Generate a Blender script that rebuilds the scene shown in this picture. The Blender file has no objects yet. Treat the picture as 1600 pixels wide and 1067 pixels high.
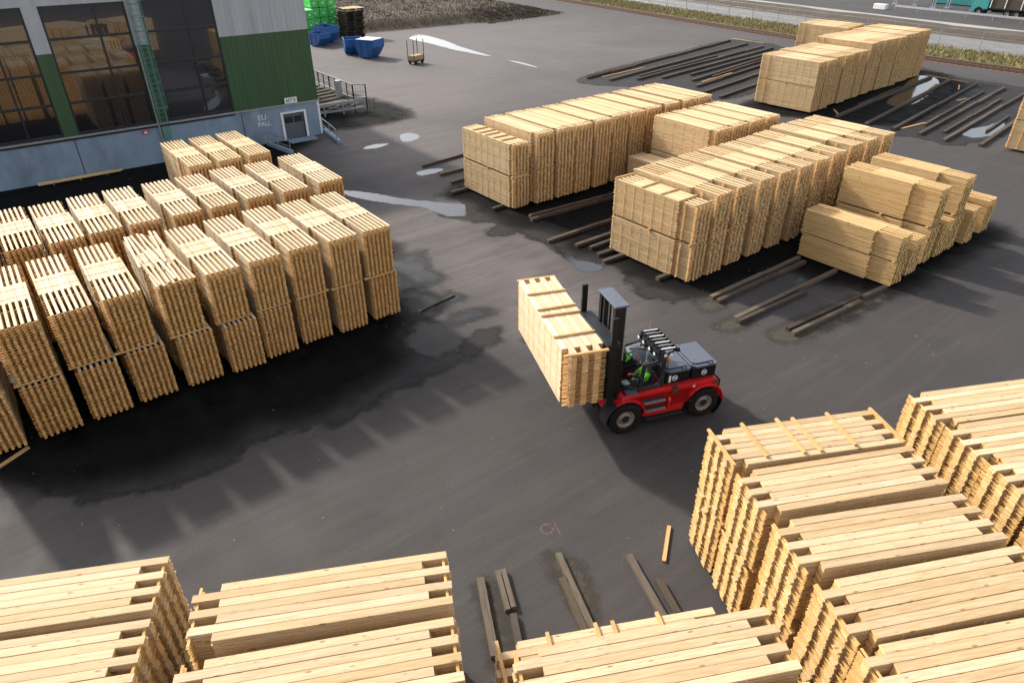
import bpy, bmesh, math, random
import numpy as np
from mathutils import Vector, Matrix, Euler
R = math.radians
SC = bpy.context.scene
COL = SC.collection
# ------------------------------------------------------------------ camera
cam_d = bpy.data.cameras.new('camera'); cam = bpy.data.objects.new('camera', cam_d); COL.objects.link(cam)
cam_d.sensor_width = 36.0; cam_d.lens = 36.0*1067/1600; cam_d.clip_start = 0.1; cam_d.clip_end = 3000
PITCH, ROLL, HEAD = R(32.0), R(-0.2), R(37.4)
fw = Vector((math.sin(HEAD)*math.cos(PITCH), math.cos(HEAD)*math.cos(PITCH), -math.sin(PITCH)))
rt = Vector((math.cos(HEAD), -math.sin(HEAD), 0)); up = rt.cross(fw)
rt2 = rt*math.cos(ROLL)+up*math.sin(ROLL); up2 = up*math.cos(ROLL)-rt*math.sin(ROLL)
cam.matrix_world = Matrix(((rt2.x, up2.x, -fw.x, 0), (rt2.y, up2.y, -fw.y, 0), (rt2.z, up2.z, -fw.z, 14.0), (0, 0, 0, 1)))
SC.camera = cam
# ------------------------------------------------------------------ sky, sun, exposure
SUN_EL, SUN_DIR = R(30.5), R(-79)          # elevation; heading the light travels towards
w = bpy.data.worlds.new('World'); SC.world = w; w.use_nodes = True
nt = w.node_tree; bg = nt.nodes['Background']
sky = nt.nodes.new('ShaderNodeTexSky'); sky.sky_type = 'NISHITA'; sky.sun_disc = False
sky.sun_elevation = SUN_EL
to_sun = Vector((-math.cos(SUN_DIR)*math.cos(SUN_EL), -math.sin(SUN_DIR)*math.cos(SUN_EL), math.sin(SUN_EL)))
sky.sun_rotation = math.atan2(to_sun.x, to_sun.y)
sky.air_density = 1.0; sky.dust_density = 2.5; sky.ozone_density = 1.0
hs = nt.nodes.new('ShaderNodeHueSaturation'); hs.inputs['Saturation'].default_value = 0.35   # thin bright cloud takes most of the blue out of the sky
nt.links.new(sky.outputs[0], hs.inputs['Color']); nt.links.new(hs.outputs[0], bg.inputs[0]); bg.inputs[1].default_value = 0.15
sd = bpy.data.lights.new('sun', 'SUN'); sd.energy = 2.75; sd.angle = R(2.5); sd.color = (1.0, 0.93, 0.82)
sun = bpy.data.objects.new('sun', sd); COL.objects.link(sun)
sun.rotation_euler = to_sun.to_track_quat('Z', 'Y').to_euler(); sun.location = (0, 0, 60)
SC.view_settings.view_transform = 'Standard'; SC.view_settings.look = 'None'
SC.view_settings.exposure = 1.05; SC.view_settings.gamma = 1.0
SC.render.engine = 'CYCLES'
try:
    SC.cycles.max_bounces = 8; SC.cycles.transparent_max_bounces = 12
except Exception: pass

# ------------------------------------------------------------------ helpers
def tag(o, label=None, cat=None, group=None, kind=None):
    if label: o['label'] = label
    if cat: o['category'] = cat
    if group: o['group'] = group
    if kind: o['kind'] = kind
    return o
def empty(name, loc=(0,0,0), rz=0.0, label=None, cat=None, group=None, kind=None):
    o = bpy.data.objects.new(name, None); COL.objects.link(o); o.location = loc; o.rotation_euler = (0,0,rz)
    o.empty_display_size = 0.3
    return tag(o, label, cat, group, kind)
class MB:
    """collects shapes; build() links them as one mesh object"""
    def __init__(s): s.v = []; s.f = []
    def add(s, vs, fs):
        n = len(s.v); s.v += [tuple(v) for v in vs]; s.f += [tuple(i+n for i in f) for f in fs]; return s
    def box(s, x0, x1, y0, y1, z0, z1, M=None):
        vs = [Vector((x,y,z)) for z in (z0,z1) for y in (y0,y1) for x in (x0,x1)]
        if M is not None: vs = [M @ v for v in vs]
        return s.add(vs, [(0,2,3,1),(4,5,7,6),(0,1,5,4),(2,6,7,3),(0,4,6,2),(1,3,7,5)])
    def taper(s, x0,x1,y0,y1,z0, X0,X1,Y0,Y1,z1):
        vs = [(x0,y0,z0),(x1,y0,z0),(x1,y1,z0),(x0,y1,z0),(X0,Y0,z1),(X1,Y0,z1),(X1,Y1,z1),(X0,Y1,z1)]
        return s.add(vs, [(3,2,1,0),(4,5,6,7),(0,1,5,4),(1,2,6,5),(2,3,7,6),(3,0,4,7)])
    def bar(s, a, b, wd, ht=None, upv=(0,0,1)):
        a, b = Vector(a), Vector(b); d = (b-a); L = d.length; d.normalize()
        u = Vector(upv)
        if abs(d.dot(u)) > .98: u = Vector((1,0,0))
        sx = d.cross(u).normalized(); uz = sx.cross(d).normalized(); ht = ht or wd
        vs = []
        for p in (a, b):
            for i, j in ((-1,-1),(1,-1),(1,1),(-1,1)): vs.append(p + sx*(i*wd/2) + uz*(j*ht/2))
        return s.add(vs, [(0,1,2,3),(7,6,5,4),(0,4,5,1),(1,5,6,2),(2,6,7,3),(3,7,4,0)])
    def tube(s, pts, r, n=8, r2=None, caps=True):
        pts = [Vector(p) for p in pts]; m = len(pts); vs = []; fs = []
        for k, p in enumerate(pts):
            d = (pts[min(k+1,m-1)] - pts[max(k-1,0)]).normalized()
            u = Vector((0,0,1)) if abs(d.z) < .9 else Vector((1,0,0))
            a = d.cross(u).normalized(); b = a.cross(d)
            rr = r if r2 is None else r + (r2-r)*k/(m-1)
            for i in range(n):
                t = 2*math.pi*i/n; vs.append(p + a*(rr*math.cos(t)) + b*(rr*math.sin(t)))
        for k in range(m-1):
            for i in range(n):
                j = (i+1) % n; fs.append((k*n+i, k*n+j, (k+1)*n+j, (k+1)*n+i))
        if caps: fs += [tuple(range(n))[::-1], tuple(range((m-1)*n, m*n))]
        return s.add(vs, fs)
    def cyl(s, a, b, r, n=20, r2=None): return s.tube([a, b], r, n, r2)
    def lathe(s, prof, axis_o, n=28):
        """prof: (radius, y) pairs turned about a Y axis through axis_o"""
        vs = []; fs = []; m = len(prof); o = Vector(axis_o)
        for r, y in prof:
            for i in range(n):
                t = 2*math.pi*i/n; vs.append(o + Vector((r*math.cos(t), y, r*math.sin(t))))
        for k in range(m-1):
            for i in range(n):
                j = (i+1) % n; fs.append((k*n+i, (k+1)*n+i, (k+1)*n+j, k*n+j))
        return s.add(vs, fs)
    def prism(s, poly, a, b, axis='y'):
        """2-D outline swept from a to b; axis y: outline in (x,z); z: (x,y); x: (y,z)"""
        def P(p, t):
            return {'y': (p[0], t, p[1]), 'z': (p[0], p[1], t), 'x': (t, p[0], p[1])}[axis]
        n = len(poly); vs = [P(p, a) for p in poly] + [P(p, b) for p in poly]
        fs = [tuple(range(n)), tuple(range(n, 2*n))[::-1]] + [(i, i+n, (i+1) % n + n, (i+1) % n) for i in range(n)]
        return s.add(vs, fs)
    def build(s, name, m, parent=None, bevel=0, smooth=False, mats=None):
        me = bpy.data.meshes.new(name); me.from_pydata(s.v, [], s.f)
        bm = bmesh.new(); bm.from_mesh(me); bmesh.ops.recalc_face_normals(bm, faces=bm.faces); bm.to_mesh(me); bm.free()
        me.materials.append(m)
        if smooth: me.polygons.foreach_set('use_smooth', [True]*len(me.polygons))
        o = bpy.data.objects.new(name, me); COL.objects.link(o)
        if parent: o.parent = parent
        if bevel:
            b = o.modifiers.new('bevel', 'BEVEL'); b.width = bevel; b.segments = 2; b.limit_method = 'ANGLE'
            if smooth: b.harden_normals = False
        return o
def linkmesh(name, me, parent=None):
    o = bpy.data.objects.new(name, me); COL.objects.link(o)
    if parent: o.parent = parent
    return o

# ------------------------------------------------------------------ materials
class NT:
    def __init__(s, name):
        s.m = bpy.data.materials.new(name); s.m.use_nodes = True; s.t = s.m.node_tree; s.b = s.t.nodes['Principled BSDF']
        s.out = s.t.nodes['Material Output']
    def n(s, typ, **kw):
        x = s.t.nodes.new('ShaderNode'+typ)
        for k, v in kw.items():
            if k.startswith('i_'):
                key = k[2:]; key = int(key) if key.isdigit() else key
                x.inputs[key].default_value = v
            else: setattr(x, k, v)
        return x
    def l(s, a, b): s.t.links.new(a, b)
    def ramp(s, fac, stops):
        r = s.n('ValToRGB'); e = r.color_ramp.elements
        while len(e) < len(stops): e.new(.5)
        for k, (p, c) in enumerate(stops):
            e[k].position = p; e[k].color = (c[0], c[1], c[2], 1) if not isinstance(c, (int, float)) else (c, c, c, 1)
        s.l(fac, r.inputs[0]); return r.outputs[0]
    def mix(s, fac, a, b, blend='MIX'):
        x = s.n('Mix', data_type='RGBA', blend_type=blend)
        for sock, val in ((x.inputs[0], fac), (x.inputs[6], a), (x.inputs[7], b)):
            if hasattr(val, 'is_linked') or hasattr(val, 'links'): s.l(val, sock)
            elif isinstance(val, (int, float)): sock.default_value = val
            else: sock.default_value = (val[0], val[1], val[2], 1)
        return x.outputs[2]
    def math(s, op, a, b=None, c=None, clamp=False):
        x = s.n('Math', operation=op); x.use_clamp = clamp
        for sock, val in zip(x.inputs, (a, b, c)):
            if val is None: continue
            if isinstance(val, (int, float)): sock.default_value = val
            else: s.l(val, sock)
        return x.outputs[0]
    def coord(s, scale=(1,1,1), rot=(0,0,0), kind='Object'):
        t = s.n('TexCoord'); mp = s.n('Mapping'); s.l(t.outputs[kind], mp.inputs[0])
        mp.inputs['Scale'].default_value = scale; mp.inputs['Rotation'].default_value = rot; return mp.outputs[0]
    def noise(s, vec, scale=5, detail=4, rough=.55, dist=0):
        x = s.n('TexNoise'); x.inputs['Scale'].default_value = scale; x.inputs['Detail'].default_value = detail
        x.inputs['Roughness'].default_value = rough; x.inputs['Distortion'].default_value = dist
        s.l(vec, x.inputs['Vector']); return x.outputs[0]
    def bump(s, h, strength=.3, dist=.01):
        b = s.n('Bump'); b.inputs['Strength'].default_value = strength; b.inputs['Distance'].default_value = dist
        s.l(h, b.inputs['Height']); s.l(b.outputs[0], s.b.inputs['Normal'])
    def set(s, **kw):
        for k, v in kw.items():
            i = s.b.inputs[{'color':'Base Color','rough':'Roughness','metal':'Metallic','spec':'Specular IOR Level','coat':'Coat Weight','alpha':'Alpha'}[k]]
            if isinstance(v, (int, float)): i.default_value = v
            elif isinstance(v, tuple): i.default_value = (v[0], v[1], v[2], 1)
            else: s.l(v, i)
        return s
def plain(name, c, rough=.6, metal=0, var=.18, scale=6, spec=.5, coat=0, dirt=None, st=(1, 1, 1)):
    t = NT(name); v = t.coord(st)
    n1 = t.noise(v, scale, 5, .6)
    c0 = tuple(x*(1-var) for x in c); c1 = tuple(min(1, x*(1+var)) for x in c)
    col = t.ramp(n1, [(.3, c0), (.7, c1)])
    if dirt:
        n2 = t.noise(v, scale*.45, 6, .7); col = t.mix(t.ramp(n2, [(.52, 0), (.75, 1)]), col, dirt)
    rg = t.ramp(t.noise(v, scale*2.3, 3), [(.3, max(0, rough-.08)), (.7, min(1, rough+.1))])
    t.set(color=col, rough=rg, metal=metal, spec=spec, coat=coat)
    return t.m
def wood(name, lo, hi, knots=.5, grain=.25, ks=(2.0, 14, .3)):
    t = NT(name)
    at = t.n('Attribute', attribute_name='tone'); oi = t.n('ObjectInfo')
    tone = t.math('ADD', t.math('MULTIPLY', at.outputs['Fac'], .68), t.math('MULTIPLY', oi.outputs['Random'], .32))
    col = t.ramp(tone, [(0, lo), (.55, tuple((a+b)/2 for a, b in zip(lo, hi))), (1, hi)])
    col = t.mix(1.0, col, t.ramp(t.math('FRACT', t.math('MULTIPLY', oi.outputs['Random'], 7.3)), [(0, (.88, .86, .85)), (.4, (1, .98, .94)), (.75, (1.0, 1.0, 1.0)), (1, (.95, .88, .78))]), 'MULTIPLY')
    v = t.coord((.9, 22, 22)); off = t.n('VectorMath', operation='ADD'); t.l(v, off.inputs[0])
    cmb = t.n('CombineXYZ'); t.l(t.math('MULTIPLY', tone, 37), cmb.inputs[0]); t.l(cmb.outputs[0], off.inputs[1])
    g = t.noise(off.outputs[0], 1.5, 6, .65, 1.2)
    col = t.mix(t.ramp(g, [(.35, 1), (.62, 0)]), col, t.mix(1.0, col, (1-grain, 1-grain*1.3, 1-grain*1.7), 'MULTIPLY'))
    # broad darker heartwood / weather patches along the board
    b = t.noise(t.coord((.35, 3, 3)), 1.2, 3, .5)
    col = t.mix(t.ramp(b, [(.5, 0), (.72, .55)]), col, t.mix(1.0, col, (.82, .72, .60), 'MULTIPLY'))
    vo = t.n('TexVoronoi', voronoi_dimensions='3D'); vo.inputs['Scale'].default_value = 1.0; of2 = t.n('VectorMath', operation='ADD'); t.l(t.coord(ks), of2.inputs[0]); t.l(cmb.outputs[0], of2.inputs[1]); t.l(of2.outputs[0], vo.inputs['Vector'])
    sel = t.n('SeparateColor'); t.l(vo.outputs['Color'], sel.inputs[0])
    k = t.math('MULTIPLY', t.ramp(vo.outputs['Distance'], [(.10, 1), (.20, 0)]), t.ramp(sel.outputs[0], [(.36, 0), (.42, knots)]))
    col = t.mix(k, col, (lo[0]*.45, lo[1]*.32, lo[2]*.25))
    t.set(color=col, rough=t.ramp(g, [(.3, .62), (.7, .85)]), spec=.25)
    t.bump(g, .25, .004)
    return t.m
def endgrain(name, lo, hi):
    t = NT(name)
    at = t.n('Attribute', attribute_name='tone'); oi = t.n('ObjectInfo')
    n1 = t.noise(t.coord((1, 1, 1)), 9, 2)
    tone = t.math('ADD', t.math('MULTIPLY', at.outputs['Fac'], .7), t.math('MULTIPLY', n1, .3))
    col = t.ramp(tone, [(0.1, lo), (.9, hi)])
    t.set(color=col, rough=.85, spec=.15); return t.m
M = {}
M['pale'] = wood('pale_pine', (.56, .43, .265), (.82, .70, .52), .35)
M['pale_end'] = endgrain('pale_pine_end', (.38, .175, .045), (.78, .44, .145))
M['warm'] = wood('warm_pine', (.58, .415, .225), (.81, .64, .405), .45, .2)
M['warm_end'] = endgrain('warm_pine_end', (.46, .255, .095), (.84, .57, .275))
M['gold'] = wood('fresh_spruce', (.50, .365, .205), (.73, .585, .405), .85, .26, (2.6, 9, .3))
M['gold_end'] = endgrain('fresh_spruce_end', (.50, .29, .10), (.84, .57, .245))
M['amber'] = wood('amber_pine', (.55, .365, .165), (.77, .56, .30), .5, .25)
M['amber_end'] = endgrain('amber_pine_end', (.50, .29, .10), (.84, .57, .245))
M['load'] = wood('clean_pine', (.64, .48, .31), (.83, .68, .50), .3, .15)
M['load_end'] = endgrain('clean_pine_end', (.50, .28, .10), (.74, .48, .22))
M['old'] = wood('weathered_timber', (.050, .042, .036), (.13, .11, .092), .3, .4)
M['old_end'] = endgrain('weathered_timber_end', (.05, .042, .036), (.15, .12, .09))
M['grey'] = wood('grey_weathered_timber', (.058, .049, .042), (.19, .165, .142), .3, .45)
M['stick'] = wood('sticker_wood', (.55, .33, .13), (.74, .5, .25), .2, .25)
M['strap'] = plain('strap', (.10, .085, .06), .5)
M['concrete'] = plain('concrete', (.20, .265, .335), .85, var=.16, scale=1.1, st=(1, 1, .45), dirt=(.125, .165, .21))
M['panel'] = plain('grey_panel', (.36, .37, .39), .55, var=.10, scale=1.6, st=(1, 1, .10), dirt=(.27, .275, .28))
M['green'] = plain('green_panel', (.022, .070, .022), .5, var=.14, scale=1.6, st=(1, 1, .10), dirt=(.028, .062, .030))
M['steel'] = plain('galvanised_steel', (.34, .35, .36), .45, .6, .2, 8)
M['dsteel'] = plain('dark_frame', (.012, .016, .02), .4, .2)
M['white'] = plain('white_paint', (.72, .72, .72), .5, var=.06)
M['black'] = plain('black_paint', (.009, .010, .012), .45, var=.2, spec=.2)
M['dark'] = plain('charcoal_paint', (.022, .025, .030), .42, var=.2, scale=3, spec=.3)
M['red'] = plain('red_paint', (.55, .010, .012), .42, var=.12, coat=.12, dirt=(.27, .03, .026), scale=3.5)
M['lid'] = plain('slate_lid', (.085, .10, .128), .48, var=.08)
M['tyre'] = plain('tyre_rubber', (.011, .011, .012), .85, var=.3, scale=9, dirt=(.030, .028, .026), spec=.2)
M['rim'] = plain('dusty_rim', (.24, .228, .21), .5, .25, .2, 12)
M['lime'] = plain('lime_vest', (.17, .56, .03), .8, var=.2)
M['navy'] = plain('navy_cloth', (.02, .025, .05), .9)
M['skin'] = plain('skin', (.55, .33, .23), .6, var=.05)
M['hair'] = plain('hair', (.05, .03, .02), .8)
M['seat'] = plain('seat_fabric', (.02, .03, .03), .9)
M['orange'] = plain('amber_lens', (.75, .16, .01), .3)
M['blue'] = plain('blue_steel', (.010, .085, .27), .5, var=.25, scale=2, dirt=(.07, .095, .14))
M['emblem'] = plain('emblem_blue', (.10, .22, .42), .4)
M['wrap'] = plain('green_wrap', (.05, .44, .085), .35, var=.25, scale=3)
M['wraptop'] = plain('pale_green_wrap', (.35, .80, .36), .35, var=.1)
M['limewrap'] = plain('lime_wrap', (.33, .78, .03), .35, var=.2, scale=3)
M['teal'] = plain('teal_paint', (.045, .26, .25), .35, var=.1, coat=.3)
M['rust'] = plain('rusty_steel', (.10, .05, .03), .8, var=.4, scale=5)
M['safety'] = plain('red_sign', (.6, .03, .08), .5)
M['ladder'] = plain('green_grey_steel', (.10, .22, .19), .5, .2)
def glass_mat(name, tint, refl):
    t = NT(name); tr = t.n('BsdfTransparent'); tr.inputs[0].default_value = (*tint, 1)
    gl = t.n('BsdfGlossy'); gl.inputs['Roughness'].default_value = .02; gl.inputs[0].default_value = (.9, .95, 1, 1)
    fr = t.n('Fresnel'); fr.inputs[0].default_value = 1.5
    mx = t.n('MixShader'); t.l(t.math('ADD', fr.outputs[0], refl, clamp=True), mx.inputs[0]); t.l(tr.outputs[0], mx.inputs[1]); t.l(gl.outputs[0], mx.inputs[2])
    t.l(mx.outputs[0], t.out.inputs[0]); return t.m
M['cabglass'] = glass_mat('cab_glass', (.86, .95, .92), .03)
def facade_glass():
    t = NT('facade_glass')
    n = t.noise(t.coord((1, 1, 1)), .7, 2)
    gl = t.n('BsdfGlossy'); gl.inputs['Roughness'].default_value = .004; gl.inputs[0].default_value = (.80, .87, .95, 1)
    b = t.n('Bump'); b.inputs['Strength'].default_value = .012; b.inputs['Distance'].default_value = .01; t.l(n, b.inputs['Height']); t.l(b.outputs[0], gl.inputs['Normal'])
    t.set(color=(.012, .013, .016), rough=.1)
    fr = t.n('Fresnel'); fr.inputs[0].default_value = 1.6
    mx = t.n('MixShader'); t.l(t.math('MULTIPLY_ADD', fr.outputs[0], .8, .05, clamp=True), mx.inputs[0]); t.l(t.b.outputs[0], mx.inputs[1]); t.l(gl.outputs[0], mx.inputs[2])
    t.l(mx.outputs[0], t.out.inputs[0]); return t.m
M['glass'] = facade_glass()
def asphalt():
    t = NT('asphalt')
    v = t.coord(); big = t.noise(v, .10, 5, .6, .6); med = t.noise(v, .55, 5, .6); fine = t.noise(v, 22, 3, .7); spk = t.noise(v, 90, 2, .8)
    tr1 = t.noise(t.coord((.07, .8, 1), (0, 0, R(58))), 1.4, 6, .65, .9); tr2 = t.noise(t.coord((.07, .9, 1), (0, 0, R(-15))), 1.1, 6, .65, .9)
    col = t.ramp(big, [(.3, (.044, .039, .038)), (.7, (.072, .063, .060))])
    col = t.mix(t.ramp(med, [(.35, .4), (.65, 0)]), col, (.036, .032, .033))
    col = t.mix(t.ramp(tr1, [(.5, 0), (.7, .28)]), col, (.105, .092, .088))
    col = t.mix(t.ramp(tr2, [(.54, 0), (.76, .18)]), col, (.036, .033, .034))
    # dusty, drier yard round the far corner of the hall
    d = t.n('VectorMath', operation='DISTANCE'); t.l(v, d.inputs[0]); d.inputs[1].default_value = (48, 82, 0)
    du = t.math('ADD', t.math('DIVIDE', d.outputs['Value'], 60), t.math('MULTIPLY', t.math('SUBTRACT', big, .5), .9))
    col = t.mix(t.ramp(du, [(.2, .85), (.85, 0)]), col, t.mix(med, (.112, .098, .098), (.168, .145, .138)))
    # pale driven lanes between the stacks
    acc = None
    for cx, cy, rr in ((17, 30, 7), (17.5, 24, 5.5), (17, 19, 4.5), (23, 45, 9), (31, 58, 14)):
        dn = t.n('VectorMath', operation='DISTANCE'); t.l(v, dn.inputs[0]); dn.inputs[1].default_value = (cx, cy, 0)
        mm = t.math('SUBTRACT', 1.0, t.math('DIVIDE', dn.outputs['Value'], rr), clamp=True); acc = mm if acc is None else t.math('MAXIMUM', acc, mm)
    lane = t.math('MULTIPLY', t.ramp(acc, [(.05, 0), (.6, 1)]), t.ramp(t.math('ADD', t.math('MULTIPLY', tr1, .5), t.math('MULTIPLY', med, .5)), [(.36, .25), (.58, 1)]))
    col = t.mix(t.math('MULTIPLY', lane, .92), col, (.155, .128, .121))
    # fine tyre streaks along the lanes
    st1 = t.noise(t.coord((.10, 3.2, 1), (0, 0, R(78))), 1.3, 6, .7, .5); st2 = t.noise(t.coord((.10, 3.0, 1), (0, 0, R(12))), 1.2, 6, .7, .5)
    col = t.mix(t.math('MULTIPLY', t.ramp(st1, [(.50, 0), (.66, .55)]), t.ramp(big, [(.42, 0), (.58, 1)])), col, t.mix(1.0, col, (.68, .67, .68), 'MULTIPLY'))
    col = t.mix(t.math('MULTIPLY', t.ramp(st2, [(.50, 0), (.66, .5)]), t.ramp(big, [(.42, 1), (.58, 0)])), col, t.mix(1.0, col, (1.32, 1.30, 1.30), 'MULTIPLY'))
    blot = t.noise(v, 1.7, 6, .72, .8); col = t.mix(t.ramp(blot, [(.56, 0), (.72, .45)]), col, t.mix(1.0, col, (.62, .62, .63), 'MULTIPLY'))
    col = t.mix(t.ramp(fine, [(.3, .52), (.68, 0)]), col, (.02, .02, .021))
    col = t.mix(t.ramp(spk, [(.62, 0), (.72, .5)]), col, (.20, .18, .16))
    t.set(color=col, rough=t.ramp(med, [(.3, .72), (.7, .92)]), spec=.35)
    t.bump(t.math('ADD', fine, t.math('MULTIPLY', spk, .5)), .5, .012); return t.m
M['asphalt'] = asphalt()
def wetmat(name, lo, hi, r0, r1, scale=.9, sp=.5, feather=0, fs=1.1):
    t = NT(name); v = t.coord(); n = t.noise(v, scale, 5, .6, .5); f = t.noise(v, 26, 3, .7)
    col = t.ramp(n, [(.3, lo), (.7, hi)]); col = t.mix(t.ramp(f, [(.35, .35), (.65, 0)]), col, tuple(x*.5 for x in lo))
    t.set(color=col, rough=t.ramp(n, [(.35, r0), (.65, r1)]), spec=sp); t.bump(f, .25, .006)
    if feather:                      # ragged edge: the sheet thins out to nothing towards its outline
        at = t.n('Attribute', attribute_name='edge'); e1 = t.noise(v, fs, 5, .65)
        a = t.math('ADD', at.outputs['Fac'], t.math('MULTIPLY', t.math('SUBTRACT', e1, .5), .9))
        tr = t.n('BsdfTransparent'); mx = t.n('MixShader'); t.l(t.ramp(a, [(.5-feather, 0), (.5+feather, 1)]), mx.inputs[0]); t.l(tr.outputs[0], mx.inputs[1]); t.l(t.b.outputs[0], mx.inputs[2]); t.l(mx.outputs[0], t.out.inputs[0])
    return t.m
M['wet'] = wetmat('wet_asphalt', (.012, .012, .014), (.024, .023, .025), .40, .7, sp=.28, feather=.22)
M['damp_shade'] = wetmat('damp_shade_asphalt', (.0035, .0034, .0036), (.012, .0112, .0112), .62, .9, sp=.06, feather=.45, fs=.8)  # wet ground, blackened further for the shade beside and under the stacks
M['moist'] = wetmat('moist_asphalt', (.014, .0126, .0128), (.036, .032, .032), .6, .9, .6, sp=.2, feather=.12)
M['water'] = wetmat('puddle_water', (.02, .022, .025), (.03, .03, .032), .03, .10, 2, feather=.05, fs=1.6)
M['mud'] = wetmat('bark_litter', (.030, .024, .017), (.072, .058, .042), .85, .95, 5, feather=.25, fs=3)
M['gravel'] = wetmat('grey_gravel', (.13, .13, .13), (.20, .20, .19), .85, .95, .6)
M['path'] = wetmat('pale_path', (.28, .27, .26), (.36, .35, .33), .85, .95, .6)
M['earth'] = wetmat('brown_bank', (.040, .030, .020), (.095, .070, .045), .9, .98, .5)
M['field'] = wetmat('dry_field', (.038, .026, .015), (.085, .058, .032), .9, .98, .25)
M['grass'] = wetmat('rough_grass', (.05, .055, .016), (.17, .145, .05), .9, .98, 1.2)
M['blade'] = plain('dry_grass_blades', (.20, .165, .06), .9, var=.5, scale=1.5)
M['browngrass'] = plain('brown_grass_blades', (.088, .060, .032), .9, var=.5, scale=1.2)
M['redpaint'] = plain('red_marking_paint', (.100, .052, .050), .8, var=.4, scale=12)
M['whitepaint'] = plain('worn_white_paint', (.5, .5, .5), .7, var=.3, scale=3)
# ------------------------------------------------------------------ lumber packs
BOXF = np.array([(0,3,2,1),(4,5,6,7),(0,1,5,4),(2,3,7,6),(3,0,4,7),(1,2,6,5)])
SGN = np.array([(-1,-1,-1),(1,-1,-1),(1,1,-1),(-1,1,-1),(-1,-1,1),(1,-1,1),(1,1,1),(-1,1,1)], float)
def boxes_mesh(name, C, Hh, tone, mats, yaw=None, dark_from=None):
    """many boards in one mesh: C centres, Hh half sizes, tone per board"""
    n = len(C); V = SGN[None]*Hh[:, None, :]
    if yaw is not None:
        c, s = np.cos(yaw)[:, None], np.sin(yaw)[:, None]
        V = np.stack([V[..., 0]*c - V[..., 1]*s, V[..., 0]*s + V[..., 1]*c, V[..., 2]], -1)
    V = (V + C[:, None, :]).reshape(-1, 3)
    F = (BOXF[None] + 8*np.arange(n)[:, None, None]).reshape(-1, 4)
    me = bpy.data.meshes.new(name)
    me.vertices.add(len(V)); me.vertices.foreach_set('co', V.astype(np.float32).ravel())
    me.loops.add(F.size); me.loops.foreach_set('vertex_index', F.astype(np.int32).ravel())
    me.polygons.add(len(F)); me.polygons.foreach_set('loop_start', np.arange(0, F.size, 4, dtype=np.int32))
    me.polygons.foreach_set('material_index', np.where(np.repeat(np.arange(n) >= (n if dark_from is None else dark_from), 6), 1, np.tile(np.array([0,0,0,0,1,1]), n)).astype(np.int32))
    me.polygons.foreach_set('use_smooth', np.zeros(len(F), bool))
    for m in mats: me.materials.append(m)
    me.update(calc_edges=True)
    a = me.attributes.new('tone', 'FLOAT', 'POINT'); a.data.foreach_set('value', np.repeat(tone, 8).astype(np.float32))
    return me
# kinds: boards across, width, length, share of the length a board covers, layers, layer pitch, board thickness, outermost board flush at (+1/-1) end
KIND = {
 'A': dict(n=14, W=1.18, L=4.75, fr=.645, nl=23, p=.083, t=.057, st=(5, .012), ph=-1, mat='pale', ej=.012),
 'C': dict(n=14, W=1.14, L=4.95, fr=.65, nl=23, p=.083, t=.057, st=(5, .012), ph=-1, mat='warm', ej=.012),
 'D': dict(n=10, W=1.26, L=4.75, fr=.90, nl=36, p=.053, t=.043, st=(7, .015), ph=-1, mat='warm', ej=.03),
 'D0': dict(n=10, W=1.12, L=4.75, fr=.93, nl=32, p=.053, t=.042, st=(9, .022), ph=-1, mat='warm', ej=.03),
 'Mm': dict(n=10, W=1.28, L=4.45, fr=.90, nl=36, p=.053, t=.043, st=(7, .015), ph=-1, mat='warm', ej=.03),
 'R': dict(n=9, W=1.23, L=4.80, fr=.70, nl=36, p=.0515, t=.042, st=(7, .015), ph=1, mat='warm', ej=.03),
 'R0': dict(n=9, W=1.12, L=4.80, fr=.80, nl=33, p=.0515, t=.041, st=(9, .022), ph=1, mat='warm', ej=.02),
 'Q': dict(n=9, W=1.16, L=4.45, fr=.72, nl=18, p=.095, t=.080, ph=1, mat='amber', ej=.015),
 'Qs': dict(n=9, W=1.16, L=4.45, fr=.75, nl=12, p=.092, t=.077, ph=1, mat='amber', ej=.015),
 'F': dict(n=10, W=1.27, L=5.30, fr=.74, nl=36, p=.0525, t=.042, st=(9, .018), ph=1, mat='warm', ej=.02),
 'Ft': dict(n=10, W=1.27, L=5.30, fr=.74, nl=40, p=.0525, t=.042, st=(9, .018), ph=1, mat='warm', ej=.02),
 'G': dict(n=7, W=1.24, L=4.35, fr=.905, nl=33, p=.0525, t=.041, st=(6, .010), ph=1, mat='gold', ej=.012, g=.93),
 'H': dict(n=7, W=1.20, L=4.55, fr=.90, nl=33, p=.0525, t=.041, st=(6, .010), ph=1, mat='gold', ej=.012, g=.93),
 'Ld': dict(n=7, W=1.30, L=4.85, fr=.935, nl=28, p=.069, t=.054, st=(9, .012), ph=1, mat='load', ej=.012),
}
MESH = {}
def layer_boards(k, rng, z, first=1):
    d = KIND[k]; n, W, L = d['n'], d['W'], d['L']; bl = d['fr']*L; pit = W/n
    j = np.arange(n); side = np.where((j % 2) == 0, d['ph'], -d['ph'])
    x = side*(L-bl)/2 + rng.normal(0, d['ej'], n) + (rng.random(n) < .025)*rng.normal(0, .04, n)
    y = (j+.5)*pit - W/2 + rng.normal(0, .0025, n)
    C = np.stack([x, y, np.full(n, z) + rng.normal(0, .0016, n)], -1)
    Hh = np.stack([np.full(n, bl/2) + rng.normal(0, .008, n), np.full(n, pit/2*d.get('g', .955)), np.full(n, d['t']/2)], -1)
    return C, Hh
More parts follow.
